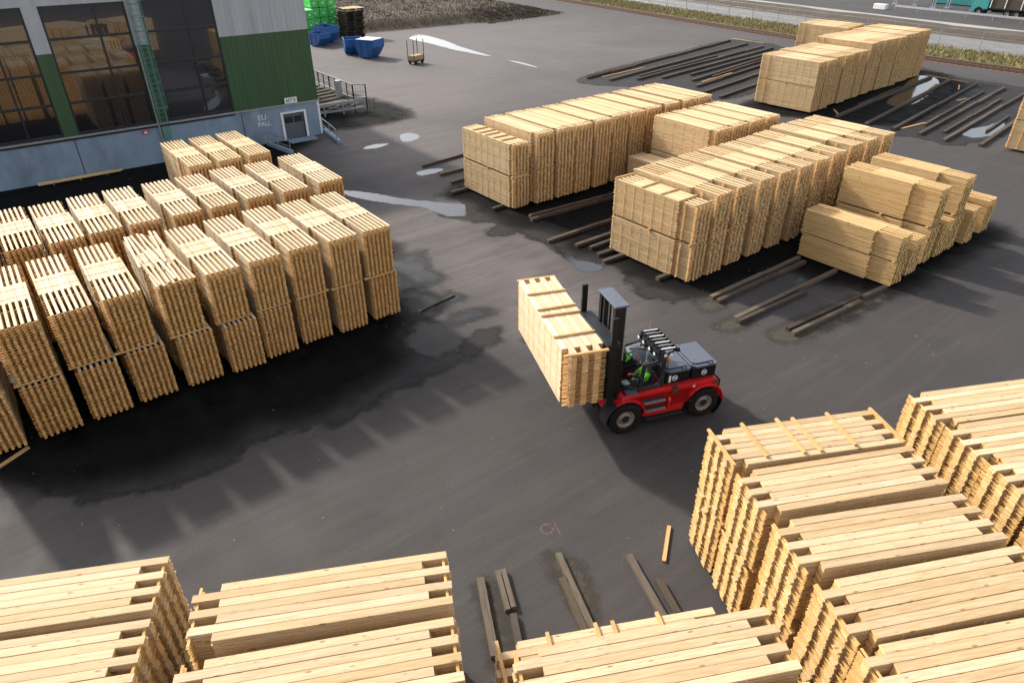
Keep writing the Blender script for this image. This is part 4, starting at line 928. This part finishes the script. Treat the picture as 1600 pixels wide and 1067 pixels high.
for x, y, ang in ((-1.06, .52, 0), (-1.06, -.52, 0), (-1.06, .2, 0), (-1.06, -.2, 0), (-1.72, .55, 1), (-1.25, .64, 2), (-1.45, .64, 2)):
    d = [(1, 0), (-1, 0), (0, 1)][ang]; b = MB(); b.cyl((x, y, 2.59), (x+d[0]*.09, y+d[1]*.09, 2.58), .062, 12, .072); wl = fb(b, 'work_light', 'black')
    b = MB(); b.cyl((x+d[0]*.091, y+d[1]*.091, 2.58), (x+d[0]*.096, y+d[1]*.096, 2.58), .06, 12); fb(b, 'lens', 'white', wl)
b = MB(); b.tube([(-1.3, -.5, 2.54), (-1.32, -.5, 3.1)], .007, 5); fb(b, 'aerial', 'orange')
for s in (-1, 1):
    b = MB(); b.tube([(-.57, s*.66, 2.1), (-.40, s*.84, 2.12), (-.38, s*.86, 1.95)], .014, 6); mr = fb(b, 'mirror_arm', 'black')
    b = MB(); b.box(-.41, -.36, s*.86-.08, s*.86+.08, 1.80, 2.06); fb(b, 'mirror', 'dark', mr, .015)
b = MB(); b.tube([(-1.52, .50, 1.90), (-1.52, .50, 2.16)], .012, 6); bc = fb(b, 'beacon_stalk', 'black')
b = MB(); b.tube([(-1.52, .50, 2.16), (-1.52, .50, 2.18), (-1.52, .50, 2.25), (-1.52, .50, 2.28)], .058, 12); fb(b, 'beacon', 'orange', bc, smooth=True)
# cab interior
b = MB(); b.box(-1.22, -.80, -.26, .26, 1.0, 1.13); b.prism([(-1.26, 1.13), (-1.15, 1.13), (-1.19, 1.66), (-1.28, 1.66)], -.24, .24, 'y'); b.box(-1.27, -1.19, -.13, .13, 1.67, 1.80); b.box(-1.12, -.84, .29, .36, 1.28, 1.34); b.box(-1.12, -.84, -.36, -.29, 1.28, 1.34); fb(b, 'driver_seat', 'seat', bevel=.03)
b = MB(); b.prism([(-.20, 1.0), (-.38, 1.0), (-.42, 1.30), (-.34, 1.38), (-.16, 1.36)], -.36, .36, 'y'); b.bar((-.38, 0, 1.1), (-.58, 0, 1.42), .06); fb(b, 'dashboard', 'dark', bevel=.02)
b = MB(); c0 = Vector((-.60, 0, 1.44)); nx = Vector((.5, 0, .86)); u = Vector((0, 1, 0)); v = nx.cross(u)
b.tube([c0+u*(.18*math.cos(t))+v*(.18*math.sin(t)) for t in np.linspace(0, 2*math.pi, 25)], .016, 7, caps=False); b.bar(c0-u*.17, c0+u*.17, .02); b.bar(c0, c0+v*.17, .02); fb(b, 'steering_wheel', 'black')
b = MB(); b.box(-.40, -.18, .02, .28, 1.392, 1.40); fb(b, 'paper_sheet', 'white')
b = MB(); b.box(-.34, -.30, -.34, -.14, 1.40, 1.58); fb(b, 'display', 'black')
# battery boxes
for x1, x0, nm in ((-1.43, -2.28, 0), (-2.35, -3.23, 1)):
    b = MB(); b.prism([(x0, 1.372), (x1, 1.372), (x1, 1.80), (x0, 1.80)], -.64, .64, 'y'); bx = fb(b, 'battery_box', 'black', bevel=.03)
    c = .14; oc = [(x0, -.68), (x1-c*.5, -.68), (x1, -.68+c), (x1, .68-c), (x1-c, .68), (x0+.03, .68), (x0, .62)]
    b = MB(); b.prism([(x+(0 if x > x0 else -.02), y) for x, y in oc], 1.802, 1.87, 'z'); ld = fb(b, 'lid', 'lid', bx, .015)
    ic = [(x0+.09, -.56), (x1-.10, -.56), (x1-.08, -.52), (x1-.08, .46), (x1-.16, .54), (x0+.12, .54), (x0+.09, .50)]
    b = MB(); b.prism(ic, 1.872, 1.912, 'z'); fb(b, 'lid_panel', 'lid', ld, .015)
    b = MB(); b.prism([(p[0]+(.012 if p[0] > (x0+x1)/2 else -.012), p[1]*1.02) for p in ic], 1.868, 1.876, 'z'); fb(b, 'seal', 'black', ld)
    for x, y in ((x0+.22, .615), (x1-.17, -.625)):
        b = MB(); b.prism([(x-.08, y-.035), (x+.08, y-.035), (x+.10, y), (x+.08, y+.035), (x-.08, y+.035), (x-.10, y)], 1.871, 1.884, 'z'); la = fb(b, 'latch', 'black', ld)
        b = MB(); b.box(x-.05, x+.05, y-.016, y+.016, 1.885, 1.892); fb(b, 'latch_lever', 'steel', la)
    ex = (x0+x1)/2 + (.12 if nm == 0 else .0)
    b = MB(); b.cyl((ex, .662, 1.60), (ex, .668, 1.60), .105, 24); em = fb(b, 'round_emblem', 'white', bx)
    b = MB(); b.cyl((ex, .669, 1.60), (ex, .672, 1.60), .088, 24); e2 = fb(b, 'emblem_field', 'emblem', em)
    b = MB(); b.prism([(ex-.085, 1.565), (ex+.075, 1.61), (ex+.075, 1.66), (ex-.085, 1.60)], .6725, .675, 'y'); fb(b, 'emblem_band', 'white', e2)
    if nm == 0: b = MB(); b.box(-1.60, -1.52, .662, .666, 1.46, 1.72); fb(b, 'info_label', 'white', bx)
b = MB(); b.box(-2.44, -2.36, .802, .806, 1.19, 1.27); fb(b, 'info_label', 'white')
b = MB(); b.box(-3.27, -3.10, .802, .82, 1.12, 1.33); fb(b, 'tail_light', 'rust')
b = MB(); b.box(-1.78, -1.62, .79, .86, 1.18, 1.36); b.cyl((-1.70, .80, 1.36), (-1.70, .80, 1.44), .05, 10); fb(b, 'charging_socket', 'grey')
# mast
yc = -.06
def ms(b, name, mat, parent=None, bevel=0):
    # the mast leans slightly forward
    b.v = [(x, y+yc, z) for x, y, z in b.v]; return fb(b, name, mat, parent, bevel)
for s in (-1, 1):
    b = MB(); y0, y1 = sorted((s*.42, s*.56)); b.box(.12, .46, y0, y0+.03 if s < 0 else y1, .12, 4.40) if False else None
    ya = s*.56
    b.box(.12, .46, min(ya, ya-s*.035), max(ya, ya-s*.035), .12, 4.40); b.box(.12, .16, min(ya-s*.035, ya-s*.15), max(ya-s*.035, ya-s*.15), .12, 4.40); b.box(.42, .46, min(ya-s*.035, ya-s*.15), max(ya-s*.035, ya-s*.15), .12, 4.40)
    ms(b, 'mast_upright', 'black', bevel=.008)
    yi = s*.40; b = MB(); b.box(.17, .41, min(yi, yi-s*.03), max(yi, yi-s*.03), .2, 4.34); b.box(.17, .21, min(yi-s*.03, yi-s*.11), max(yi-s*.03, yi-s*.11), .2, 4.34); b.box(.37, .41, min(yi-s*.03, yi-s*.11), max(yi-s*.03, yi-s*.11), .2, 4.34); ms(b, 'inner_upright', 'dark', bevel=.006)
    b = MB(); b.cyl((.08, s*.47, .3), (.08, s*.47, 2.5), .06, 12); cy = ms(b, 'lift_cylinder', 'black'); b = MB(); b.cyl((.08, s*.47, 2.5), (.08, s*.47, 4.38), .038, 10); ms(b, 'piston_rod', 'steel', cy)
    b = MB(); b.box(.285, .295, s*.2-.03, s*.2+.03, 1.2, 4.3); ms(b, 'lift_chain', 'rim')
    b = MB(); b.tube([(.05, s*.28, 1.3), (.03, s*.30, 2.8), (.10, s*.28, 4.3)], .022, 6); ms(b, 'hose', 'black')
    b = MB(); b.cyl((-.25, s*.52, .95), (.12, s*.50, 1.15), .06, 10); ms(b, 'tilt_cylinder', 'steel')
b = MB(); b.box(.04, .50, -.60, .60, 4.402, 4.46); ms(b, 'mast_top_plate', 'lid', bevel=.012)  # slate colour stands for the sky reflected in the dark plate
b = MB(); b.box(.10, .15, -.53, .53, .25, .55); b.box(.06, .115, -.53, .53, 2.1, 2.32); b.box(.10, .16, -.36, .36, 4.1, 4.33); ms(b, 'mast_crossmember', 'black')
# carriage with wide backrest
for y in (-1.28, .92):
    b = MB(); b.box(.56, .74, y-.05, y+.05, 1.25, 4.34); fb(b, 'backrest_post', 'black', bevel=.012)
b = MB()
for k in range(5): b.box(.40+.085*k, .46+.085*k, -1.22, .86, 3.36+.004*(k % 2), 3.42+.004*(k % 2))
b.box(.40, .80, -1.22, .86, 3.30, 3.355); fb(b, 'grooved_beam', 'dark')
b = MB(); b.box(.50, .60, -1.22, .86, 1.30, 1.50); b.box(.50, .60, -1.22, .86, 1.95, 2.12)
for y in (-.95, -.5, 0, .5): b.box(.56, .60, y-.03, y+.03, 1.5, 3.3)
fb(b, 'carriage', 'black')
for y in (-1.05, .55):
    b = MB(); b.prism([(.605, 2.1), (.605, 1.325), (2.0, 1.355), (2.0, 1.385), (.66, 1.405), (.66, 2.1)], y-.08, y+.08, 'y'); fb(b, 'fork', 'black')
b = MB(); b.cyl((.50, .62, 1.62), (.56, .62, 1.62), .07, 14); fb(b, 'warning_disc', 'orange')
# its load
lp = FO + Ff*1.36 + Fl*(-1.58)
ldk = pack('Ld', lp.x, lp.y, 1.415, R(68), 'pale lumber pack carried on the forks of the red forklift', 'lumber pack carried by the forklift', top=True, lean=0,
           battens=[(-1.45, 1.32, .02), (-.18, 1.3, .0), (.25, 1.3, 0), (1.30, 1.32, 0)])
for s in (-1, 1):
    for zz in (-.02,):
        o = linkmesh('batten', stick_mesh(1.36, .08, .06), ldk); o.location = (s*2.45, 0, height('Ld')-.03)

# ------------------------------------------------------------------ driver
def skin(name, V, E, rad, mat, parent=None, sub=2, smooth=True):
    me = bpy.data.meshes.new(name); me.from_pydata(V, E, []); o = bpy.data.objects.new(name, me); COL.objects.link(o)
    md = o.modifiers.new('skin', 'SKIN'); md.use_smooth_shade = True
    sv = me.skin_vertices[0].data
    for i, r in enumerate(rad): sv[i].radius = (r, r) if isinstance(r, (int, float)) else r; sv[i].use_root = (i == 0)
    s = o.modifiers.new('sub', 'SUBSURF'); s.levels = sub; s.render_levels = sub
    dg = bpy.context.evaluated_depsgraph_get(); m2 = bpy.data.meshes.new_from_object(o.evaluated_get(dg)); bpy.data.objects.remove(o)
    m2.materials.clear(); m2.materials.append(mat); m2.polygons.foreach_set('use_smooth', [True]*len(m2.polygons))
    o = bpy.data.objects.new(name, m2); COL.objects.link(o)
    if parent: o.parent = parent
    return o
# local: x forward, z up, origin at the seat under the hips
per = empty('person', FO + Ff*(-1.03) + Vector((0, 0, 1.12)), FY, 'driver in a lime high visibility jacket sitting in the forklift cab', 'person')
V = [(0,0,.08),(0,0,.22),(-.02,0,.38),(-.01,0,.50),(0,0,.57),(.02,0,.66),(.03,0,.74)]; E = [(0,1),(1,2),(2,3),(3,4),(4,5),(5,6)]; rad = [(.15,.11),(.14,.10),(.17,.11),(.12,.09),.055,(.085,.075),(.08,.085)]
def chain(start, pts, rs):
    k = start
    for p, r in zip(pts, rs): V.append(p); rad.append(r); E.append((k, len(V)-1)); k = len(V)-1
    return k
for s in (-1, 1):
    w_ = chain(2, [(-.01, s*.19, .44), (.13, s*.25, .24), (.36, s*.15, .31), (.43, s*.15, .34)], [.062, .050, .036, .034])
    for q, (dy, L) in enumerate(((-.032, .075), (-.011, .085), (.011, .08), (.032, .065))): chain(w_, [(.47, s*.15+dy, .355), (.47+L*.6, s*.15+dy, .345), (.47+L*.5, s*.15+dy, .31)], [.011, .0095, .008])
    chain(w_, [(.44, s*.11, .36), (.49, s*.095, .34)], [.012, .009])
    chain(0, [(.06, s*.09, .06), (.40, s*.11, .12), (.44, s*.11, -.10), (.52, s*.11, -.12)], [.085, .065, .05, .04])
body_ = skin('body', V, E, rad, M['skin'], per)
b = MB()
b.tube([(.105, 0, .715), (.125, 0, .68), (.105, 0, .672)], .012, 6, .016); fb(b, 'nose', 'skin', per, smooth=True)
b = MB()
for s in (-1, 1): b.cyl((.088, s*.033, .725), (.108, s*.033, .725), .010, 8)
fb(b, 'eyes', 'white', per)
b = MB()
for s in (-1, 1): b.cyl((.02, s*.082, .70), (.02, s*.094, .70), .028, 10, .022)
fb(b, 'ears', 'skin', per)
b = MB(); b.bar((.100, -.025, .645), (.100, .025, .645), .01); fb(b, 'mouth', 'safety', per)
Vh = [(-.02, 0, .70), (0, 0, .78), (.05, 0, .81)]; hr = skin('hair', Vh, [(0, 1), (1, 2)], [(.09, .085), (.085, .075), .05], M['hair'], per)
V = [(0,0,.06),(0,0,.22),(-.02,0,.38),(-.01,0,.50)]; E = [(0,1),(1,2),(2,3)]; rad = [(.18,.14),(.17,.13),(.20,.14),(.13,.11)]
for s in (-1, 1): chain(2, [(-.01, s*.20, .44), (.13, s*.26, .24), (.33, s*.155, .305)], [.085, .072, .056])
skin('jacket', V, E, rad, M['lime'], per)
V = [(0,0,.08)]; E = []; rad = [(.16,.12)]
for s in (-1, 1): chain(0, [(.08, s*.10, .07), (.40, s*.11, .12), (.44, s*.11, -.06)], [.105, .085, .07])
skin('trousers', V, E, rad, M['navy'], per)
b = MB()
for s in (-1, 1): b.box(.40, .60, s*.11-.05, s*.11+.05, -.118, -.03)
fb(b, 'boots', 'black', per, .03)

# ------------------------------------------------------------------ things at the far left: wrapped packs, skips, pallets, cart
def wrapped(x, y, z, L, mat, lab, grp, top='wraptop', seed=0):
    t = empty('wrapped_pack', (x, y, z), R(random.Random(seed).uniform(-1, 1)), lab, 'wrapped pack', grp)
    b = MB(); b.box(-.56, .56, 0, L, .06, 1.16); b.build('cover', M[mat], t, .04)
    b = MB(); b.box(-.55, .55, .02, L-.02, 1.162, 1.17); b.build('cover_top', M[top], t)
    b = MB()
    for y_ in (.5, L/2, L-.5): b.box(-.45, .45, y_-.05, y_+.05, 0, .058)
    b.build('bearers', M['stick'], t)
    b = MB(); b.box(-.14, .10, -.012, -.002, .5, .66); b.build('paper_label', M['white'], t)
    return t
rows = ['bottom', 'second', 'third', 'top']; k = 0
for ci, x in enumerate((40.0, 41.2, 42.4)):
    for r in range(4):
        k += 1; wrapped(x, 94.9, r*1.19, 4.8, 'wrap', f'green wrapped pack, {rows[r]} in the {["left", "middle", "right"][ci]} column of the tall wrapped stack', 'green wrapped lumber packs by the raised field', seed=k)
for ci, x in enumerate((37.4, 38.65)):
    for r in range(3):
        k += 1; wrapped(x, 93.6, r*1.19, 4.8, 'wrap', f'green wrapped pack, {["bottom", "middle", "top"][r]} in the {["left", "right"][ci]} column of the lower wrapped stack', 'green wrapped lumber packs by the raised field', seed=k)
for ci, x in enumerate((37.6, 38.8)):
    for r in range(4):
        k += 1; wrapped(x, 100.2, r*1.19, 4.8, 'limewrap', f'lime wrapped pack, {rows[r]} in the {["left", "right"][ci]} column behind the lower green stack', 'lime wrapped lumber packs behind the green ones', 'limewrap', k)
rng = random.Random(3)
for i in range(13):
    t = empty('old_pallet', (43.9+rng.uniform(-.15, .15), 92.6+rng.uniform(-.15, .15), i*.28), R(rng.uniform(-6, 6)), f'old dark pallet, {ORD[i]} from the ground in the tall stack beside the green packs', 'pallet', 'old pallets stacked beside the green wrapped packs')
    b = MB()
    for q in range(6): b.box(-1.45, 1.45, -1.1+q*.4, -1.1+q*.4+.30, .20, .25)
    b.build('deck_boards', M['pale'] if i >= 11 else M['grey'] if i % 3 else M['old'], t)
    for x in (-1.25, 0, 1.25): b = MB(); b.box(x-.1, x+.1, -1.1, 1.1, .0, .198); b.build('runner', M['old'], t)
def skip(x, y, rz, wd, dp, h, lab, lid=False, open_=True):
    t = empty('tipping_skip', (x, y, 0), R(rz), lab, 'skip', 'blue skips near the green wrapped packs'); w2 = wd/2
    po = [(-dp*.30, .15), (dp*.28, .15), (dp*.62, h*.62), (dp*.62, h), (-dp*.5, h), (-dp*.5, h*.55)]
    b = MB(); n = len(po)
    b.prism(po, -w2, -w2+.04, 'y'); b.prism(po, w2-.04, w2, 'y')
    for i in range(n):
        if i == 3: continue
        (xa, za), (xb, zb) = po[i], po[(i+1) % n]; L = math.hypot(xb-xa, zb-za); nx_, nz_ = (za-zb)/L*.04, (xb-xa)/L*.04
        b.prism([(xa, za), (xb, zb), (xb+nx_, zb+nz_), (xa+nx_, za+nz_)], -w2+.041, w2-.041, 'y')
    sh = b.build('shell', M['blue'], t)
    b = MB(); 
    for s in (-1, 1): b.bar((-dp*.5, s*w2, h), (dp*.62, s*w2, h), .07, .07)
    b.bar((dp*.62, -w2, h), (dp*.62, w2, h), .07); b.bar((-dp*.5, -w2, h), (-dp*.5, w2, h), .07)
    for s in (-1, 1):
        for xx in (-.2, .25): b.bar((xx*dp, s*(w2+.02), .2), (xx*dp, s*(w2+.02), h-.04), .06, .04, (0, 1, 0))
    b.build('rim', M['blue'], t)
    b = MB()
    for s in (-.55, .55): b.box(-dp*.35, dp*.33, s*w2-.09, s*w2+.09, .0, .148)
    b.build('fork_pocket', M['blue'], t)
    if lid: b = MB(); b.box(-dp*.46, dp*.55, -w2+.05, w2-.05, h+.036, h+.075); b.build('cover', M['white'], t, .02)
    return t
skip(38.45, 77.2, -62, 2.2, 2.2, 1.95, 'blue steel skip with a pale cover, nearest of the skips', True)
skip(38.0, 80.4, 70, 2.1, 2.2, 1.7, 'open blue skip with a raised lip behind the covered one')
skip(39.0, 90.3, -70, 2.3, 2.3, 2.0, 'blue steel skip in front of the green wrapped stack')
t = skip(37.3, 88.6, -70, 1.9, 2.0, 1.5, 'pale blue skip half hidden by the hall corner')
t = empty('timber_cart', (40.55, 70.3, 0), R(18), 'small dark cart with yellow timber and four tall stakes, alone on the open yard', 'cart')
b = MB(); b.box(-.85, .85, -.45, .45, .28, .45); b.build('chassis', M['rust'], t)
b = MB()
for q in range(4):
    for r in range(3): b.box(-.80, .80, -.40+q*.2, -.40+q*.2+.18, .46+r*.16, .46+r*.16+.14)
b.build('timbers', M['gold'], t)
for x in (-.8, .8):
    for y in (-.46, .46): b = MB(); b.bar((x, y, .3), (x, y, 2.5), .06, .06, (0, 1, 0)); b.build('stake', M['rust'], t)
for x in (-.55, .55):
    for s in (-1, 1): b = MB(); b.lathe([(.002, -.05), (.2, -.05), (.22, 0), (.2, .05), (.002, .05)], (x, s*.40, .22), 16); b.build('wheel', M['tyre'], t)

# ------------------------------------------------------------------ beyond the railway: fence, barrier, poles, truck
fe = empty('wire_fence', (along(98.6, 40), 40, 0), 0, 'thin grey wire fence along the gravel track beyond the railway', 'fence'); fx = along(98.6, 40)
for y in range(-4, 130, 5): b = MB(); b.tube([(along(98.6, y)-fx, y-40, 0), (along(98.6, y)-fx, y-40, 2.0)], .045, 5); b.build('post', M['steel'], fe)
b = MB()
for z in (.1, .7, 1.3, 1.95): b.tube([(along(98.6, y)-fx, y-40, z) for y in range(-4, 130, 5)], .012, 4)
for y in np.arange(-4, 126, .8): b.bar((along(98.6, y)-fx, y-40, .1), (along(98.6, y)-fx, y-40, 1.95), .010, .010, (0, 1, 0))
b.build('wire_mesh', M['steel'], fe)
gr = empty('guard_rail', (126.5, 40, 0), 0, 'grey steel guard rail along the road in front of the truck', 'guard rail')
b = MB(); ys = list(range(10, 66, 4))
for ya, yb in zip(ys[:-1], ys[1:]): b.bar((along(126.5, ya)-126.5, ya-40, .75), (along(126.5, yb)-126.5, yb-40.0, .75), .06, .32)
b.build('beam', M['steel'], gr)
for y in ys: b = MB(); b.bar((along(126.62, y)-126.5, y-40, 0), (along(126.62, y)-126.5, y-40, .85), .1, .1, (0, 1, 0)); b.build('post', M['steel'], gr)
b = MB(); b.box(along(126.5, 64)-127.0, along(126.5, 64)-126.0, 23.5, 25.6, 0, .8); b.build('end_block', M['white'], gr, .05)
for i, (x, y) in enumerate(((137.6, 66.2), (138.4, 63.0), (136.9, 59.2), (137.7, 57.2))):
    t = empty('gantry_post', (x, y, 0), 0, f'tall grey steel post beyond the road, {ORD[i]} from the left', 'post', 'tall steel posts beyond the road')
    b = MB(); b.bar((0, -.22, 0), (0, -.22, 7), .14, .14, (0, 1, 0)); b.bar((0, .22, 0), (0, .22, 7), .14, .14, (0, 1, 0))
    for z in np.arange(.6, 7, 1.1): b.bar((0, -.22, z), (0, .22, z+.5), .06)
    b.build('lattice', M['steel'], t); b = MB(); b.box(-.35, .35, -.5, .5, 0, .25); b.build('footing', M['concrete'], t)
t = empty('freight_container', (146, 57, 0), 0, 'teal freight container behind the tall posts, cut by the top edge', 'container')
b = MB(); b.box(-1.2, 1.2, -6, 6, .15, 2.7); b.build('body', M['teal'], t, .03)
b = MB()
for y in np.arange(-5.8, 5.9, .4): b.box(-1.235, -1.201, y-.1, y+.1, .3, 2.6)
b.build('corrugation', M['teal'], t); b = MB()
for y in (-5.9, 5.9): b.box(-1.25, 1.25, y-.12, y+.12, 0, 2.75)
b.build('end_frame', M['dark'], t)
tk = empty('timber_truck', (134.4, 50.6, 0), Q90, 'teal truck carrying stacked timber on the road, cut by the top right corner', 'truck')
# local: x forward (along +Y), y left (away from the yard)
b = MB(); b.prism([(1.05, .45), (1.18, 1.1), (1.15, 1.9), (.95, 3.0), (.7, 3.75), (-1.2, 3.75), (-1.25, .95), (-.72, .95), (-.72, 1.05)] + arc(-.05, .52, .68, 160, 20, 10) + [(.66, .45)], -1.22, 1.22, 'y'); cb = b.build('cab', M['teal'], tk, .04)
b = MB(); b.box(-.85, .35, -1.235, -1.222, 1.95, 2.8); b.build('side_window', M['glass'], cb); b = MB(); b.prism([(1.165, 1.95), (1.175, 1.95), (.97, 3.0), (.96, 3.0)], -1.1, 1.1, 'y'); b.build('windscreen', M['glass'], cb)
b = MB(); b.box(1.0, 1.27, -1.2, 1.2, .3, .75); b.build('bumper', M['teal'], cb, .03)
b = MB(); b.box(.3, .55, -1.5, -1.24, 2.0, 2.7); b.build('mirror', M['dark'], cb)
b = MB(); b.box(-13, -.9, -.45, .45, .75, 1.0); b.box(-3.2, -1.3, -1.15, -.5, .45, .95); b.build('chassis', M['black'], tk); b = MB(); b.cyl((-2.1, -1.0, .7), (-3.1, -1.0, .7), .3, 14); b.build('fuel_tank', M['steel'], tk)
for x in (-.05, -4.2, -5.55, -10.2, -11.5):
    for s in (-1, 1):
        wh = empty('wheel', (x, s*1.02, .52)); wh.parent = tk; b = MB(); b.lathe([(.3, -.15), (.45, -.17), (.52, -.12), (.52, .12), (.45, .17), (.3, .15)], (0, 0, 0), 24); b.build('tyre', M['tyre'], wh)
        b = MB(); b.lathe([(.31, s*.14), (.22, s*.05), (.1, s*.10), (.002, s*.10)], (0, 0, 0), 18); b.lathe([(.31, -s*.14), (.002, -s*.1)], (0, 0, 0), 18); b.build('rim', M['rim'], wh)
b = MB(); b.box(-13.2, -1.5, -1.2, 1.2, 1.05, 1.2); b.build('load_bed', M['dark'], tk)
for x in (-1.6, -3.7, -6, -8.3, -10.6, -12.9):
    for s in (-1, 1): b = MB(); b.bar((x, s*1.2, 1.2), (x, s*1.2, 3.8), .12, .08, (0, 1, 0)); b.build('stake', M['white'], tk)
tl = empty('timber_load', (134.4, 50.6-7.2, 1.21), Q90, 'stacked brown timber lying on the teal truck', 'timber load')
rg = np.random.default_rng(2); C = []; H = []
for r in range(9):
    for c in range(9): C.append((rg.normal(0, .08), -1.0+c*.25, .12+r*.25)); H.append((5.4, .115, .115))
linkmesh('timbers', boxes_mesh('timbers', np.array(C), np.array(H), np.clip(rg.normal(.5, .2, 81), 0, 1), (M['grey'], M['pale_end'])), tl)
